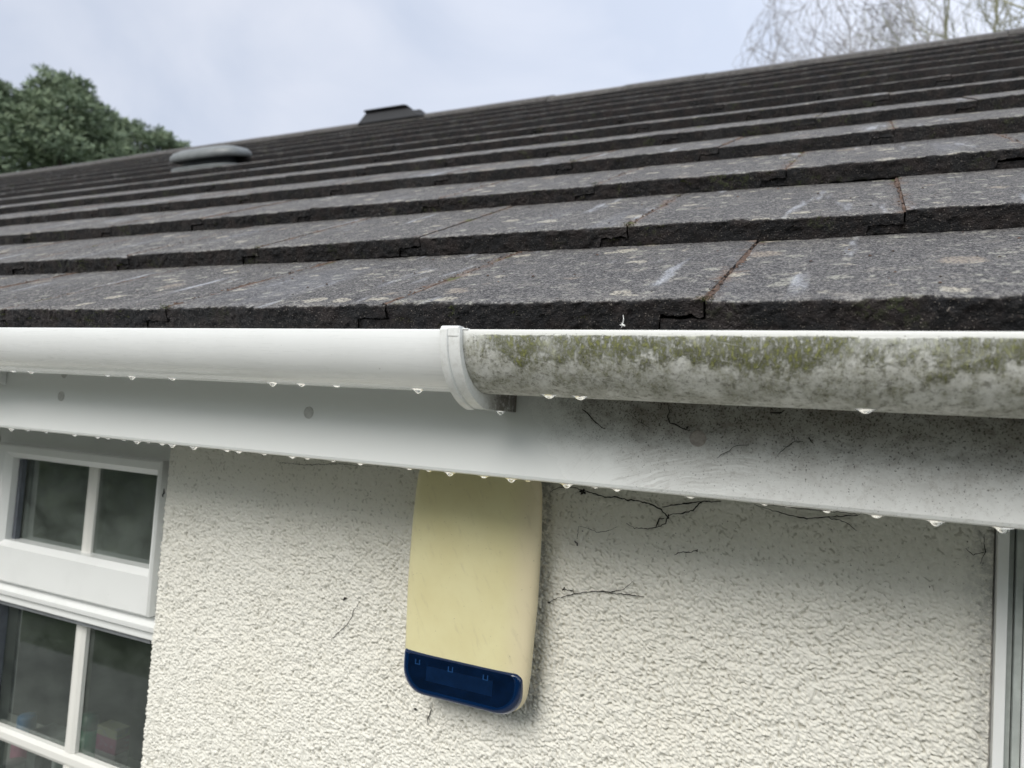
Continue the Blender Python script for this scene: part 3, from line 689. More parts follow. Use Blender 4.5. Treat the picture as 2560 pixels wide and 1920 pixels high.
o = MB().prism(union_prof(.0555, .0635, -.0635, True), -.3225+.31, -.3035+.31).build('bracket', UNION, un, bevel=.0012, seg=3)
o = MB().prism(union_prof(.0572, .0652, -.0652, False), -.3225+.31, -.3145+.31).build('strap', UNION, un, bevel=.0012, seg=3)
MB().prism([(-.0558, -.006), (-.0562, .0020), (-.0548, .0034), (-.046, .0034), (-.0445, .002), (-.0445, -.0015), (-.0470, -.0015), (-.0502, .0005), (-.0502, -.006)], -.3222+.31, -.3045+.31).build('lip_hook', UNION, un, bevel=.001)
MB().prism([(-.0512, .0004), (-.0512, .0018), (-.046, .0018), (-.046, .0004)], -.3045+.31, -.2985+.31).build('latch', UNION, un, bevel=.0006)
# support bracket seen at the far left, behind the gutter
br = tag(MB().prism([(.1145, -.066), (.105, -.0645), (.075, -.0575), (.05, -.0535), (.02, -.046), (.006, -.033), (.0045, -.033), (-.0035, -.012), (-.0035, .004), (-.0005, .004), (.0, -.01), (.0085, -.031), (.03, -.0465), (.05, -.0505), (.08, -.0415), (.1, -.02), (.1145, -.004)], -1.152, -1.118).build('gutter_bracket', PVC, None, bevel=.001),
         'white gutter support bracket against the fascia at the left edge', 'gutter bracket')

# ---------------------------------------------------------------- alarm box
def alarm():
    rt = empty('alarm_box', (-.418, .3, -.26)); tag(rt, 'cream burglar alarm box with dark blue base on rendered wall', 'alarm box')
    zs = [.13, .10, .06, .02, -.02, -.06, -.10, -.118]; hw = lambda z: float(np.interp(z, [-.15, -.10, -.02, .05, .13], [.0845, .0860, .0890, .0890, .0850]))
    def outline(inset, rb, n=10):
        top, bot = .132, -.150; P_ = []
        def corner(cx, cz, r, a0, a1, k):
            for t in np.linspace(a0, a1, k): P_.append((cx+r*math.cos(t), cz+r*math.sin(t)))
        r = .016; corner(hw(top)-inset-r, top-inset-r, r, 0, math.pi/2, n); corner(-hw(top)+inset+r, top-inset-r, r, math.pi/2, math.pi, n)
        for z in zs[1:-1]: P_.append((-(hw(z)-inset), z))
        corner(-hw(bot)+inset+rb, bot+inset+rb, rb, math.pi, 1.5*math.pi, n); corner(hw(bot)-inset-rb, bot+inset+rb, rb, 1.5*math.pi, 2*math.pi, n)
        for z in zs[1:-1][::-1]: P_.append((hw(z)-inset, z))
        return P_
    rows = [(.002, .019), (.012, .0135), (.022, .0070), (.030, .0030), (.036, .0012), (.0405, .0026), (.0435, .0058), (.0452, .0105), (.0460, .0165)]
    m = MB(); vs = []
    for y, ins in rows:
        for x, z in outline(ins, .030): vs.append((x, -y, z))
    n = len(vs)//len(rows)
    fs = [(i*n+j, i*n+(j+1) % n, (i+1)*n+(j+1) % n, (i+1)*n+j) for i in range(len(rows)-1) for j in range(n)]
    last = [vs[(len(rows)-1)*n+j] for j in range(n)]; cur = len(rows)-1
    for q, yy in ((.8, .0474), (.5, .0488), (.2, .0495)):
        for x, y, z in last: vs.append((x*q, -yy, z*q))
        fs += [(cur*n+j, cur*n+(j+1) % n, (cur+1)*n+(j+1) % n, (cur+1)*n+j) for j in range(n)]; cur += 1
    fs.append(tuple(range(cur*n, (cur+1)*n)))
    M = Mat('aged_cream_plastic', .34); P_ = M.pos(); X = M.xyz()
    c = M.mix(M.ramp(M.noise(P_, 14, 4, .6), .35, .7), (.70, .65, .39), (.66, .60, .345))
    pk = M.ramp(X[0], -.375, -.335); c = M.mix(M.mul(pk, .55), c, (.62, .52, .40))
    c = M.mix(M.mul(M.ramp(M.noise(M.pos((90, 90, 22), (0, .5, 0)), 1.5, 4, .65), .56, .72), .22), c, (.42, .36, .24))
    c = M.mix(M.mul(M.ramp(M.noise(P_, 420, 3), .70, .75), .5), c, (.15, .13, .08)); M.color(c)
    M.rough(M.ramp(M.noise(P_, 30, 3), .3, .7, .28, .42)); M.bump(M.noise(P_, 16, 2), .002, .15)
    m.add(vs, fs).build('cover', M.m, rt, smooth=True)
    # blue lens: wraps the bottom of the front face, proud of the cover
    LB = Mat('blue_translucent_lens', .12, (.004, .035, .16)); LB.b.inputs['Coat Weight'].default_value = .6
    q = LB.n('ShaderNodeLayerWeight'); q.inputs[0].default_value = .45; LB.color(LB.mix(LB.ramp(q.outputs['Facing'], .25, .9), (.0016, .014, .055), (.010, .05, .19)))  # edge highlight put into the colour, lighter blue where the lens turns away
    def lens_out(ins, r=.030, rt2=.009):
        P_ = []; x0, x1, z0, z1 = -.0820+ins, .0800-ins, -.1505+ins, -.0985-ins*.4
        def cn(cx, cz, r_, a0, a1, k=10):
            for t in np.linspace(a0, a1, k): P_.append((cx+r_*math.cos(t), cz+r_*math.sin(t)))
        cn(x1-rt2, z1-rt2, rt2, 0, math.pi/2); cn(x0+.002, z1-.002, .002, math.pi/2, math.pi, 3); cn(x0+r, z0+r, r, math.pi, 1.5*math.pi); cn(x1-r, z0+r, r, 1.5*math.pi, 2*math.pi)
        return P_
    vs = []; rws = [(.012, .010), (.026, .0035), (.036, .0), (.043, .0006), (.0478, .0028), (.0492, .0062), (.0484, .0085), (.0482, .012)]
    for y, ins in rws:
        for x, z in lens_out(ins): vs.append((x, -y, z))
    n = len(vs)//len(rws); fs = [(i*n+j, i*n+(j+1) % n, (i+1)*n+(j+1) % n, (i+1)*n+j) for i in range(len(rws)-1) for j in range(n)]+[tuple(range((len(rws)-1)*n, len(rws)*n)), tuple(range(n))]
    lens = MB().add(vs, fs).build('lens', LB.m, rt, smooth=True)
    es = lens.modifiers.new('e', 'EDGE_SPLIT'); es.split_angle = R_(50)
    rim = simple('lens_rim_blue', (.010, .05, .15), .3, .1); inner = simple('lens_inner_blue', (.0012, .007, .026), .16, .25, 60)
    fv = [(x, -.0486, z) for x, z in lens_out(.0095, .022, .006)]
    MB().add(fv, [tuple(range(len(fv)))]).build('front_window', inner, lens)
    MB().box(-.046, .044, -.0490, -.04875, -.1300, -.1125).build('reflector', simple('lens_step_blue', (.0022, .012, .042), .2, .2), lens)
    for cx in (-.059, -.013, .034):
        cl = MB()
        for (a, b_, c_, d_) in ((-.0034, -.0022, -.1125, -.1075), (.0022, .0034, -.1125, -.1075), (-.0034, .0034, -.1132, -.1125)): cl.box(cx+a, cx+b_, -.0492, -.0486, c_, d_)
        cl.build('clip', rim, lens)
    return rt
alarm()

# ---------------------------------------------------------------- roof vents
def on_roof(y): return Z2+(y-Y2)*GZ/GY
def hood_vent():
    rt = empty('roof_vent', (-2.86, 1.96, on_roof(1.96)-.02)); tag(rt, 'grey green plastic mushroom hood vent low on the tiled slope', 'roof vent')
    gm = simple('grey_green_plastic', (.135, .145, .148), .45, .15, 20); dk = simple('dark_vent_plastic', (.012, .016, .02), .6)
    m = MB(); vs = []; fs = []; K = 40
    ang = math.atan2(GZ, GY)*.55
    def pt(rx, ry, z, t):
        c, s = math.cos(t), math.sin(t); e = .62; x = rx*math.copysign(abs(c)**e, c); y = ry*math.copysign(abs(s)**e, s)
        return (x, y*math.cos(ang)-z*math.sin(ang), y*math.sin(ang)+z*math.cos(ang))
    rows = [(.195, .085, .030), (.212, .095, .026), (.222, .10, .034), (.218, .098, .050), (.20, .088, .066), (.155, .064, .078), (.08, .03, .082)]
    for rx, ry, z in rows:
        for j in range(K): vs.append(pt(rx, ry, z, 2*math.pi*j/K))
    fs = [(i*K+j, i*K+(j+1) % K, (i+1)*K+(j+1) % K, (i+1)*K+j) for i in range(len(rows)-1) for j in range(K)]+[tuple(range(K)), tuple(range((len(rows)-1)*K, len(rows)*K))]
    m.add(vs, fs).build('hood', gm, rt, smooth=True)
    vs = [pt(rx, ry, z, 2*math.pi*j/K) for rx, ry, z in ((.15, .07, -.04), (.15, .07, .06)) for j in range(K)]
    MB().add(vs, [(j, (j+1) % K, K+(j+1) % K, K+j) for j in range(K)]).build('throat', dk, rt, smooth=True)
    vs = [pt(.20, .12, z, 2*math.pi*j/K) for z in (-.035, -.006) for j in range(K)]
    MB().add(vs, [(j, (j+1) % K, K+(j+1) % K, K+j) for j in range(K)]+[tuple(range(K, 2*K))]).build('base_plate', gm, rt, bevel=.004)
hood_vent()
rv = empty('ridge_vent', (-2.79, yr, zr)); tag(rv, 'black angular vent terminal straddling the roof ridge', 'ridge vent')
RVM = simple('black_vent_plastic', (.008, .0085, .011), .75, .2, 30)
def hexa(x0, x1, xt0, xt1, y, yt, z0, z1):
    return MB().add([(x0, -y, z0), (x1, -y, z0), (x1, y, z0), (x0, y, z0), (xt0, -yt, z1), (xt1, -yt, z1), (xt1, yt, z1), (xt0, yt, z1)], [(0, 3, 2, 1), (4, 5, 6, 7), (0, 1, 5, 4), (1, 2, 6, 5), (2, 3, 7, 6), (3, 0, 4, 7)])
hexa(-.26, .24, -.225, .10, .14, .10, -.075, .016).build('terminal_body', RVM, rv, bevel=.01)
hexa(-.232, .115, -.226, .075, .125, .11, .0165, .032).build('terminal_cap', RVM, rv, bevel=.006)
hexa(.10, .26, .11, .18, .14, .07, -.075, .006).build('saddle', RVM, rv, bevel=.012)

# ---------------------------------------------------------------- water drops
WM = Mat('water', .0, (1, 1, 1)); WM.b.inputs['Transmission Weight'].default_value = 1; WM.b.inputs['IOR'].default_value = 1.33
def drop_mesh(k):
    rg = random.Random(k); vs = []; fs = []; K = 16
    hz = [.42, .62, .95][k % 3]
    prof = [(1.25, .12), (1.15, .0), (.92, -.09), (.72, -.26), (.55, -.50), (.40, -.74), (.24, -.92), (.08, -1.)]
    for r, z in prof:
        for j in range(K): t = 2*math.pi*j/K; vs.append((r*math.cos(t), r*math.sin(t)*.6, z*hz*.62))
    fs = [(i*K+j, i*K+(j+1) % K, (i+1)*K+(j+1) % K, (i+1)*K+j) for i in range(len(prof)-1) for j in range(K)]+[tuple(range(K)), tuple(range((len(prof)-1)*K, len(prof)*K))]
    me = bpy.data.meshes.new('water_drop'); me.from_pydata(vs, [], fs); me.materials.append(WM.m); me.polygons.foreach_set('use_smooth', [True]*len(fs)); return me
DM = [drop_mesh(k) for k in range(3)]
def drop(x, y, z, k, s, label, group):
    o = bpy.data.objects.new('water_drop', DM[k]); COL.objects.link(o); o.location = (x, y, z); o.scale = (s, s, s); tag(o, label, 'water drop', group)
rg = random.Random(3)
FD = [-1.106, -1.067, -1.026, -.965, -.918, -.897, -.866, -.841, -.82, -.795, -.777, -.739, -.684, -.665, -.625, -.583, -.561, -.525, -.488, -.425, -.401, -.376, -.337, -.307, -.289, -.249, -.221, -.2, -.133, -.071, -.053, -.023, .013, .054, .097]
big_ = {-1.106, -.841, -.777, -.739, -.307, -.249, .054, .097, -.376}
for x in FD:
    b_ = x in big_; drop(x, .1215, FZ-.0003, 2 if b_ else rg.choice((0, 0, 1)), (.0068 if b_ else rg.uniform(.0052, .0068)), 'clear water drop hanging from the bottom edge of the white fascia board', 'water drops under the fascia board')
for x, k in ((-.982, 0), (-.945, 1), (-.801, 0), (-.759, 2), (-.693, 1), (-.547, 2), (-.509, 1), (-.465, 0), (-.371, 2)):
    drop(x, .043, -.0490, k, .0068, 'clear water drop hanging under the clean white gutter', 'water drops under the clean gutter')
for x, k in ((-.24, 1), (-.212, 1), (.002, 1)):
    drop(x, .043, -.0490, k, .0075, 'clear water drop hanging under the mossy gutter', 'water drops under the mossy gutter')
o = bpy.data.objects.new('water_drop', DM[2]); COL.objects.link(o); o.location = (-.313, .10, -.0636); o.scale = (.006,)*3; tag(o, 'clear water drop hanging from the base of the gutter clip', 'water drop')

# ---------------------------------------------------------------- cobwebs (old strands black with soot)
WEB = simple('sooty_web', (.012, .011, .010), .9, .3, 200)
def cobweb(lines, yy, label, group, rad=.0006, blobs=()):
    m = MB(); rg = random.Random(len(label)+len(lines))
    for ln in lines:
        pts = []
        for i in range(len(ln)-1):
            a, b_ = ln[i], ln[i+1]; k = max(2, int(math.hypot(b_[0]-a[0], b_[1]-a[1])/.0025))
            for q in range(k): 
                t = q/k; pts.append((a[0]+(b_[0]-a[0])*t+rg.gauss(0, .00035), yy-.0008+rg.gauss(0, .0004), a[1]+(b_[1]-a[1])*t+rg.gauss(0, .00035)))
        pts.append((ln[-1][0], yy, ln[-1][1])); n = len(pts)
        m.tube(pts, [rad*(.35+.65*math.sin(math.pi*(i+.5)/n))*rg.uniform(.6, 1.3) for i in range(n)], 5)
    for x, z, r in blobs:
        for _ in range(5): 
            p = Vector((x+rg.gauss(0, r*.5), yy-.001, z+rg.gauss(0, r*.4))); q = p+Vector((rg.gauss(0, r), rg.gauss(0, .0006), rg.gauss(0, r*.7))); m.tube([p, (p+q)/2+Vector((0, -.0006, 0)), q], [r*.25, r*.45, r*.12], 6)
    o = m.build('cobweb', WEB, None, smooth=True); tag(o, label, 'cobweb', group); return o
G1, G2 = 'cobwebs on the rendered wall', 'cobwebs on the fascia board'
WY = .2985
cobweb([[(-.337, -.153), (-.325, -.147), (-.31, -.145), (-.292, -.148), (-.279, -.15), (-.267, -.153), (-.256, -.151), (-.244, -.153), (-.228, -.153), (-.213, -.155), (-.204, -.158), (-.196, -.164), (-.193, -.167), (-.195, -.175), (-.201, -.179), (-.215, -.183), (-.23, -.184), (-.24, -.18)],
        [(-.193, -.166), (-.187, -.163), (-.176, -.161), (-.165, -.157), (-.159, -.149), (-.154, -.146), (-.136, -.144)], [(-.2, -.157), (-.187, -.153), (-.168, -.149), (-.15, -.145)], [(-.197, -.17), (-.203, -.17), (-.204, -.176), (-.206, -.18)]],
       WY, 'large looping black cobweb on the wall right of the alarm box under the fascia', G1, .0008, ((-.292, -.148, .0035), (-.193, -.167, .0022)))
cobweb([[(-.101, -.144), (-.087, -.147), (-.067, -.151), (-.048, -.153), (-.03, -.149), (-.017, -.151), (-.007, -.154), (-.001, -.16)], [(-.03, -.149), (-.012, -.146), (.0, -.144)]], WY, 'thin dark cobweb strand sagging below the fascia near the right window frame', G1, .0006)
cobweb([[(-.33, -.284), (-.318, -.277), (-.298, -.269), (-.274, -.262), (-.253, -.26), (-.238, -.254), (-.227, -.243)], [(-.261, -.262), (-.237, -.26), (-.215, -.259)], [(-.312, -.265), (-.304, -.266), (-.3, -.266), (-.297, -.27)]], WY, 'branching dark cobweb strand touching the middle of the alarm box right side', G1, .00055, ((-.311, -.265, .002), (-.329, -.284, .0015)))
cobweb([[(-.302, -.208), (-.298, -.21), (-.298, -.213)]], WY, 'tiny dark cobweb speck on wall just right of the alarm box', G1, .0009)
cobweb([[(-.184, -.208), (-.177, -.204), (-.165, -.203), (-.159, -.2)]], WY, 'short dark cobweb thread with a blob on the shaded wall', G1, .0006, ((-.159, -.2, .0013),))
cobweb([[(-.297, -.19), (-.285, -.191), (-.275, -.194), (-.261, -.191), (-.25, -.185)], [(-.298, -.19), (-.299, -.205)]], WY, 'faint sagging cobweb thread on wall below the large looping cobweb', G1, .00032)
cobweb([[(-.602, -.326), (-.607, -.333), (-.612, -.34), (-.614, -.349), (-.618, -.357), (-.625, -.365), (-.634, -.373), (-.647, -.386)]], WY, 'slanting dark cobweb strand on the wall left of the alarm box', G1, .0006)
cobweb([[(-.63, -.33), (-.628, -.326), (-.625, -.325)]], WY, 'small black cobweb speck above the slanting strand on the wall', G1, .0012)
cobweb([[(-.483, -.438), (-.48, -.442), (-.484, -.453), (-.484, -.463)]], WY, 'short black cobweb thread on wall beneath the alarm box', G1, .0008)
cobweb([[(-.505, -.446), (-.502, -.448)]], WY, 'black cobweb dot on wall below left of the alarm box', G1, .0014)
cobweb([[(-.768, -.152), (-.716, -.152), (-.652, -.145), (-.598, -.145)]], WY, 'long faint cobweb line high on the wall between window and alarm box', G1, .00045)
cobweb([[(-.996, -.213), (-.994, -.219), (-.996, -.226)]], .298, 'black cobweb spot on the wall corner beside the window', G1, .0014)
cobweb([[(.108, -.15), (.110, -.166), (.106, -.178)], [(.11, -.166), (.10, -.171), (.094, -.165)]], WY, 'dark cobweb threads at the top of the wall edge beside the right frame', G1, .00042)
FYY = .1143
cobweb([[(-.156, -.048), (-.154, -.055), (-.155, -.06), (-.152, -.065), (-.145, -.067), (-.141, -.07), (-.133, -.07)]], FYY, 'crooked black cobweb strand ending at the grimy nail cap', G2, .0006, ((-.138, -.0692, .0014),))
cobweb([[(-.235, -.057), (-.228, -.062), (-.223, -.067), (-.218, -.071), (-.212, -.074)]], FYY, 'slanting black cobweb strand on the fascia right of the gutter clip', G2, .00055)
cobweb([[(-.19, -.06), (-.181, -.065), (-.17, -.071)]], FYY, 'faint grey cobweb thread on the fascia left of the grimy nail cap', G2, .00025)
cobweb([[(-.111, -.093), (-.103, -.087), (-.094, -.081), (-.085, -.08)]], FYY, 'thin cobweb thread on the fascia just right of the grimy nail cap', G2, .00035)
cobweb([[(-.061, -.086), (-.056, -.08), (-.049, -.074), (-.052, -.07)], [(-.049, -.074), (-.043, -.074)]], FYY, 'small branching cobweb on the fascia under the mossy gutter', G2, .00035)
cobweb([[(-.039, -.07), (-.037, -.072), (-.035, -.075)]], FYY, 'tiny curved cobweb hook on the fascia beside the small branching cobweb', G2, .0005)
cobweb([[(-.069, -.052), (-.063, -.052), (-.058, -.049)]], FYY, 'dark cobweb scrap on the fascia right beneath the mossy gutter', G2, .0006)
cobweb([[(-.07, FZ-.0004), (-.03, FZ-.0007), (.01, FZ-.0004)]], .1165, 'straight black cobweb thread along the bottom edge of the fascia', G2, .0004)

# feather fluff on the eave tile butt
fl = MB(); rg = random.Random(5); base = Vector((-.1775, .0375, .0105))
fl.tube([base+Vector((0, 0, .008)), base+Vector((.0008, -.0008, .0045)), base], [.00022, .0003, .0004], 5)
for i in range(16): d = Vector((rg.gauss(0, 1), rg.gauss(0, .5)-.4, rg.gauss(0, .6)-.3)).normalized(); fl.tube([base, base+d*rg.uniform(.0015, .003)], [.00025, .0001], 4)
tag(fl.build('feather', simple('white_down', (.8, .8, .78), .8), None), 'tiny white downy feather stuck to the lowest tile edge', 'feather')

# ---------------------------------------------------------------- moss tufts and grit on the tiles (ground cover)
def moss():
    m = MB(); rg = random.Random(21)
    def tuft(c, nrm, r, n):
        for _ in range(n):
            d = Vector((rg.gauss(0, 1), rg.gauss(0, 1), rg.gauss(0, 1))).normalized(); d = (d+nrm*.9).normalized()
            b0 = c+Vector((rg.gauss(0, r), rg.gauss(0, r*.35), rg.gauss(0, r*.35))); l = rg.uniform(.5, 1)*.0028; w_ = d.cross(Vector((rg.random(), rg.random(), 1))).normalized()*.00035
            m.add([b0-w_, b0+w_, b0+d*l], [(0, 1, 2)], tint=rg.random())
    P = math.atan2(GZ, GY)
    def spot(cidx, x, down, r, n):
        y0, z0 = (EY, EZ) if cidx == 0 else (Y2+(cidx-1)*GY, Z2+(cidx-1)*GZ)
        tuft(Vector((x, y0+down*math.sin(P)-.0006, z0-down*math.cos(P))), Vector((0, -.8, .4)), r, n)
    for c in range(4):
        for _ in range((70, 46, 24, 14)[c]):
            x = rg.uniform(-2.2 if c else -1.15, .5); k = rg.random()
            cl = vnoise(np.array([x*7.]), np.array([c*3.3]), s=77)[0]
            if cl < -.05: continue
            for __ in range(rg.randint(1, 4)): spot(c, x+rg.gauss(0, .008), rg.uniform(.002, TH), rg.uniform(.001, .004), rg.randint(14, 44))
    for x, c in ((.0326-.3, 1), (-.1147, 0), (-.1147-.6, 0), (.0326-.9, 1), (-.1147-.3, 2), (.0326-.6, 3)): spot(c, x+.002, -.0008, .004, 110)
    M = Mat('moss_green', .95); M.color(M.mix(M.attr('tint'), (.022, .03, .008), (.10, .115, .03)))
    o = m.build('moss', M.m); tag(o, 'dark green moss growing on the tile edges', 'moss', kind='stuff')
    g = MB(); 
    for c in range(4):                                            # soil ribbon packed into the side joints
        y0, z0 = (EY, EZ) if c == 0 else (Y2+(c-1)*GY, Z2+(c-1)*GZ); y1, z1 = (Y2, Z2) if c == 0 else (y0+GY, z0+GZ)
        by, bz = y1+TH*math.sin(P), z1-TH*math.cos(P); t_ = math.atan2(bz-z0, by-y0); gl = math.hypot(by-y0, bz-z0)
        base = -.1147 if c % 2 == 0 else .0326
        for k in range(-7 if c < 2 else -9, 3):
            xj = base+k*TW; n = 90; vv_ = np.linspace(.002, gl, n); uu = np.linspace(-1, 1, 9)
            VV_, UU_ = np.meshgrid(vv_, uu, indexing='ij')
            msk = vnoise(VV_*26+k*7.1, VV_*0+c*3.7, s=61)*.6+vnoise(VV_*70+k*3, VV_*0+c, s=62)*.4
            wd = .0022+.0062*np.clip(msk+.05, 0, 1)
            off = .0016*vnoise(VV_*45+k, VV_*0+c, s=63)
            hh = (.0016*(1-UU_**2)+.0011*vnoise(VV_*420, UU_*3+k, s=64)-.0012)*np.clip(.35+msk*1.3, .0, 1.4)-.0010*np.abs(UU_)**3-np.where(msk < -.25, .0025, 0)
            X_ = xj+UU_*wd+off; ct_, st_ = math.cos(t_), math.sin(t_)
            V_ = np.stack([X_, y0+VV_*ct_-hh*st_, z0+VV_*st_+hh*ct_], -1).reshape(-1, 3)
            g.add(V_, grid_faces(n, 9), tint=np.clip(.5+.5*vnoise(VV_*500, UU_*5+k, s=65), 0, 1).ravel())
    for _ in range(900):                                          # crumbs of grit, soil and lichen lying on the lower courses
        c = rg.choice((0, 0, 0, 1, 1, 2)); x = rg.uniform(-1.6, .45)
        if rg.random() < .7:
            base = -.1147 if c % 2 == 0 else .0326; k = round((x-base)/TW); x = base+k*TW+rg.gauss(0, .004)
        y0, z0 = (EY, EZ) if c == 0 else (Y2+(c-1)*GY, Z2+(c-1)*GZ)
        y1, z1 = (Y2, Z2) if c == 0 else (y0+GY, z0+GZ); by, bz = y1+TH*math.sin(P), z1-TH*math.cos(P); t = rg.uniform(.02, .97)
        p = Vector((x, y0+(by-y0)*t, z0+(bz-z0)*t+.0006)); r = rg.uniform(.0006, .0016)
        vs = []; 
        for a in range(5): th = a*2*math.pi/5; q = rg.uniform(.6, 1.2); vs.append((p[0]+r*q*1.5*math.cos(th), p[1]+r*q*math.sin(th), p[2]+r*.3*rg.random()))
        vs.append((p[0], p[1], p[2]+r*1.1)); g.add(vs, [(a, (a+1) % 5, 5) for a in range(5)], tint=rg.random())
    M = Mat('grit_soil', .95); M.color(M.mix(M.attr('tint'), (.020, .014, .012), (.16, .10, .072)))
    tag(g.build('grit', M.m), 'loose grit and soil crumbs on the lower tiles', 'grit', kind='stuff')
moss()

# ---------------------------------------------------------------- trees
BARK = simple('bark', (.10, .085, .07), .9, .3, 6)
def leaf_mat(name, a, b):
    M = Mat(name, .8); M.color(M.mix(M.attr('tint'), a, b)); M.b.inputs['Subsurface Weight'].default_value = 0
    return M.m
NEEDLE = leaf_mat('dark_conifer_needles', (.105, .150, .100), (.22, .27, .165))  # needle colours lightened to stand for distance haze
CAMP = Vector((0, -.535, -.077))
def at(az, el, d):
    a, e = R_(az), R_(el); return CAMP+Vector((math.sin(a)*d, math.cos(a)*d, math.tan(e)*d))
def conifer(base_az, dist, clumps, label, seed):
    rg = np.random.RandomState(seed); b0 = at(base_az, 0, dist); rt = empty('conifer_tree', (b0[0], b0[1], -2.4)); tag(rt, label, 'tree', 'conifers behind the left end of the roof')
    top = max(at(a, e, d)[2] for a, e, d, *_ in clumps)
    tr_ = MB().tube([(0, 0, 0), (.1, 0, 3), (0, .1, 6), (.05, 0, top+2.4-.6)], [.38, .3, .2, .05], 9)
    V = []; T = []
    for az, el, d, rx, rz, n in clumps:
        c = at(az, el, d)-rt.location
        tr_.tube([(0, 0, max(1.5, c[2]*.72)), (c[0]*.5, c[1]*.5, c[2]*.86), tuple(c)], [.10, .06, .02], 5)
        n = int(n*.62); sub = int(12+n/70); sc_ = rg.normal(0, 1, (sub, 3)); sc_ /= np.linalg.norm(sc_, axis=1)[:, None]; sc_ *= (rg.uniform(.45, 1.08, (sub, 1)))
        sc_ = sc_*np.array([rx, rx, rz])+np.array(c)
        for q in sc_:
            m_ = n//sub; p = rg.normal(0, 1, (m_, 3)); p /= np.linalg.norm(p, axis=1)[:, None]; p *= rg.uniform(.2, 1, (m_, 1))**.5*np.array([rx, rx, rz*.8])*.31; out_ = p.copy(); p = p+q
            dr = out_*2+rg.normal(0, .12, (m_, 3))+np.array([0, 0, .08]); dr /= np.linalg.norm(dr, axis=1)[:, None]
            s_ = np.cross(dr, rg.normal(0, 1, (m_, 3))); s_ /= np.linalg.norm(s_, axis=1)[:, None]; ln = rg.uniform(.06, .13, (m_, 1)); wd = rg.uniform(.010, .022, (m_, 1))
            V.append(np.stack([p-s_*wd, p+s_*wd, p+dr*ln+s_*wd*.5, p+dr*ln-s_*wd*.5], 1).reshape(-1, 3)); T.append(np.repeat(np.clip(rg.uniform(0, 1, m_)*.5+.5*rg.random(), 0, 1), 4))
    V = np.concatenate(V); F = np.arange(len(V)).reshape(-1, 4)
    tr_.build('trunk', BARK, rt, smooth=True)
    fast_mesh('crown', V, F, NEEDLE, rt, {'tint': np.concatenate(T)}, False)
D0 = 17.
CN = dict(n=2600)
conifer(-58.8, D0, [(-58.7, 19.5, D0, .50, .26, 2600), (-57.6, 19.4, D0, .42, .24, 2200), (-59.6, 18.3, D0+.3, .40, .22, 1800), (-56.6, 18.6, D0, .34, .26, 1700), (-58.2, 18.4, D0-.5, .6, .28, 2600), (-60.2, 17.6, D0+.5, .6, .28, 2400), (-57.0, 17.4, D0, .62, .26, 2600), (-59.2, 17.1, D0-.4, .7, .26, 2600), (-56.0, 16.6, D0, .6, .28, 2200), (-58.0, 16.1, D0-.5, .9, .3, 3000), (-60.4, 16.0, D0, .8, .35, 2600), (-59, 14.9, D0, 1.1, .4, 3000), (-56.6, 15.1, D0, .9, .4, 2600), (-61, 14.4, D0, 1.0, .5, 2400), (-58.6, 13.4, D0, 1.3, .5, 2400)],
        'dark green conifer with the tallest rounded peak at the left', 11)
conifer(-53.6, D0+2, [(-55.3, 18.2, D0+2, .34, .2, 1400), (-54.3, 18.0, D0+2, .42, .22, 1700), (-53.4, 17.5, D0+1.5, .38, .20, 1500), (-52.3, 17.9, D0+1.5, .30, .18, 1200), (-51.6, 17.8, D0+2, .32, .2, 1300), (-50.9, 17.1, D0+2, .24, .2, 900), (-55.2, 16.9, D0+1.6, .55, .26, 1900), (-53.6, 16.5, D0+2, .62, .26, 2100), (-52.0, 16.6, D0+2, .6, .26, 2000), (-54.6, 15.6, D0+2, .9, .35, 2400), (-52.6, 15.4, D0+2, .9, .35, 2400), (-51.2, 15.8, D0+2, .5, .3, 1500), (-53.6, 14.2, D0+2, 1.2, .45, 2400)],
        'lower dark green conifer reaching right to just above the hood vent', 12)
conifer(-63.4, D0, [(-61.8, 18.0, D0, .40, .28, 1900), (-62.8, 18.4, D0, .6, .3, 2200), (-61.4, 17.0, D0, .5, .3, 1800), (-64.3, 18.4, D0, .8, .5, 2200), (-62.6, 16.6, D0-.4, .9, .4, 2800), (-62.2, 14.9, D0, 1.1, .5, 2800), (-65.0, 16.0, D0, 1.1, .8, 2400), (-63.8, 13.0, D0, 1.3, .6, 2200)],
        'dark green conifer cut off by the left edge of the photo', 13)

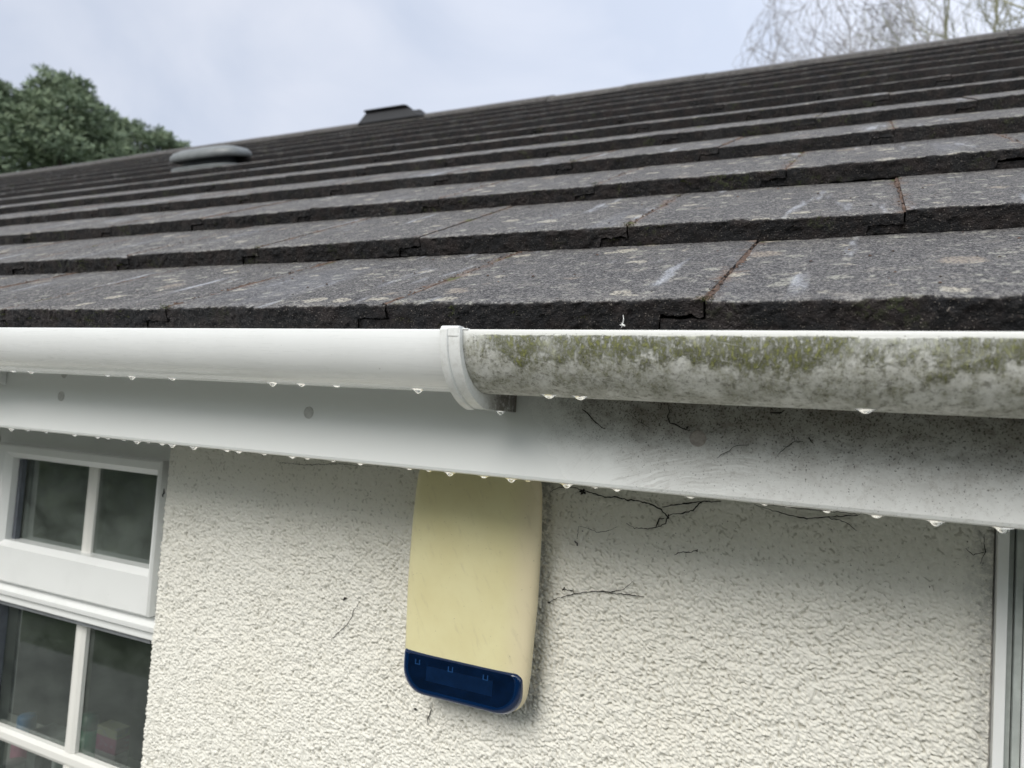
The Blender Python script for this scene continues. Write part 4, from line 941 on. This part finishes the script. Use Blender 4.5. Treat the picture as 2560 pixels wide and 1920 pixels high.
TWIG = simple('pale_grey_twigs', (.24, .22, .205), .9, .2, 8); TWIG2 = simple('olive_branches', (.24, .235, .15), .9, .2, 8)
def bare(az, dist, top_el, spread, label, seed, mat, rt0=.20, levels=6, minr=.008, R=1.5):
    rg = random.Random(seed); g0 = at(az, 0, dist); H = at(az, top_el, dist)[2]+2.4
    rt = empty('bare_tree', (g0[0], g0[1], -2.4)); tag(rt, label, 'tree', 'leafless trees behind the roof ridge')
    tk = MB(); cr_ = MB()
    def grow(p, d, l, r, lv):
        n = 4; pts = [p.copy()]; q = p.copy(); dd = d.copy()
        for i in range(n):
            pull = max(0, math.hypot(q[0], q[1])/R-.55)*.55
            dd = (dd+Vector((rg.gauss(0, .24)-q[0]/R*pull, rg.gauss(0, .24)-q[1]/R*pull, rg.gauss(0, .12)+.035+pull*.12))).normalized(); q = q+dd*l/n; pts.append(q.copy())
        rad = [max(minr, r*(1-.45*i/n)) for i in range(n+1)]
        (tk if lv == levels else cr_).tube([tuple(a) for a in pts], rad, 7 if lv >= levels-1 else 4 if lv > 1 else 3, cap=False)
        if lv == 0: return
        for i in range(2 if lv > 3 else 3):
            t = rg.uniform(.45, 1) if i else 1.; b_ = pts[min(n, int(t*n))]
            ax = Vector((rg.gauss(0, 1), rg.gauss(0, 1), rg.gauss(0, .35))).normalized(); nd = (dd*rg.uniform(.8, 1.2)+ax*spread*rg.uniform(.6, 1.15)).normalized()
            grow(b_, nd, l*rg.uniform(.62, .84), max(minr, r*.56), lv-1)
    # trunk height so that the crown tips end near the given elevation
    tot = sum(.73**k for k in range(levels+1)); L0 = H/(tot*.80); grow(Vector((0, 0, 0)), Vector((0, 0, 1)), L0, rt0, levels)
    # extra limbs
    for _ in range(2): grow(Vector((0, 0, L0*rg.uniform(.7, .95))), Vector((rg.gauss(0, .28), rg.gauss(0, .28), 1)).normalized(), L0*.75, rt0*.5, levels-1)
    tk.build('trunk', mat, rt, smooth=True); cr_.build('crown', mat, rt, smooth=True)
bare(-6.7, 30, 28.6, .55, 'small pale leafless tree furthest left of the bare trees', 31, TWIG, .10, 6, .0075, 1.1)
bare(-3.9, 28, 29.8, .55, 'grey leafless tree with fine twigs, second from left above the ridge', 32, TWIG, .11, 6, .0075, 1.6)
bare(-1.2, 27, 31.4, .55, 'tall grey leafless tree in the middle of the bare trees', 33, TWIG, .11, 6, .0075, 1.6)
bare(1.9, 26, 32.2, .55, 'grey leafless tree behind the forked olive tree', 34, TWIG, .11, 6, .0075, 1.6)
bare(5.0, 19, 35, .6, 'nearest leafless tree with thick forked olive branches', 35, TWIG2, .12, 5, .007, 1.9)
bare(8.4, 20, 35, .6, 'olive toned leafless tree at the right edge of the photo', 36, TWIG2, .12, 5, .006, 1.9)

# dense hedge across the garden, seen only as the dim green reflection in the panes
hv = np.random.RandomState(5); m_ = 26000; p = np.stack([hv.uniform(-16, 9, m_), hv.uniform(-6.2, -5.2, m_), hv.uniform(0, 1, m_)], 1); p[:, 2] = -2.4+p[:, 2]*(3.5+.5*np.sin(p[:, 0]*1.3)+.5*np.sin(p[:, 0]*3.1+1))
dr = hv.normal(0, 1, (m_, 3)); dr /= np.linalg.norm(dr, axis=1)[:, None]; s_ = np.cross(dr, hv.normal(0, 1, (m_, 3))); s_ /= np.linalg.norm(s_, axis=1)[:, None]
Vh = np.stack([p-s_*.14, p+s_*.14, p+dr*.3+s_*.06, p+dr*.3-s_*.06], 1).reshape(-1, 3)
hd = fast_mesh('hedge', Vh, np.arange(len(Vh)).reshape(-1, 4), leaf_mat('hedge_leaves', (.05, .075, .035), (.15, .19, .08)), None, {'tint': np.repeat(hv.rand(m_), 4)}, False)
tag(hd, 'tall green garden hedge facing the house, dimly mirrored in the panes', 'hedge')
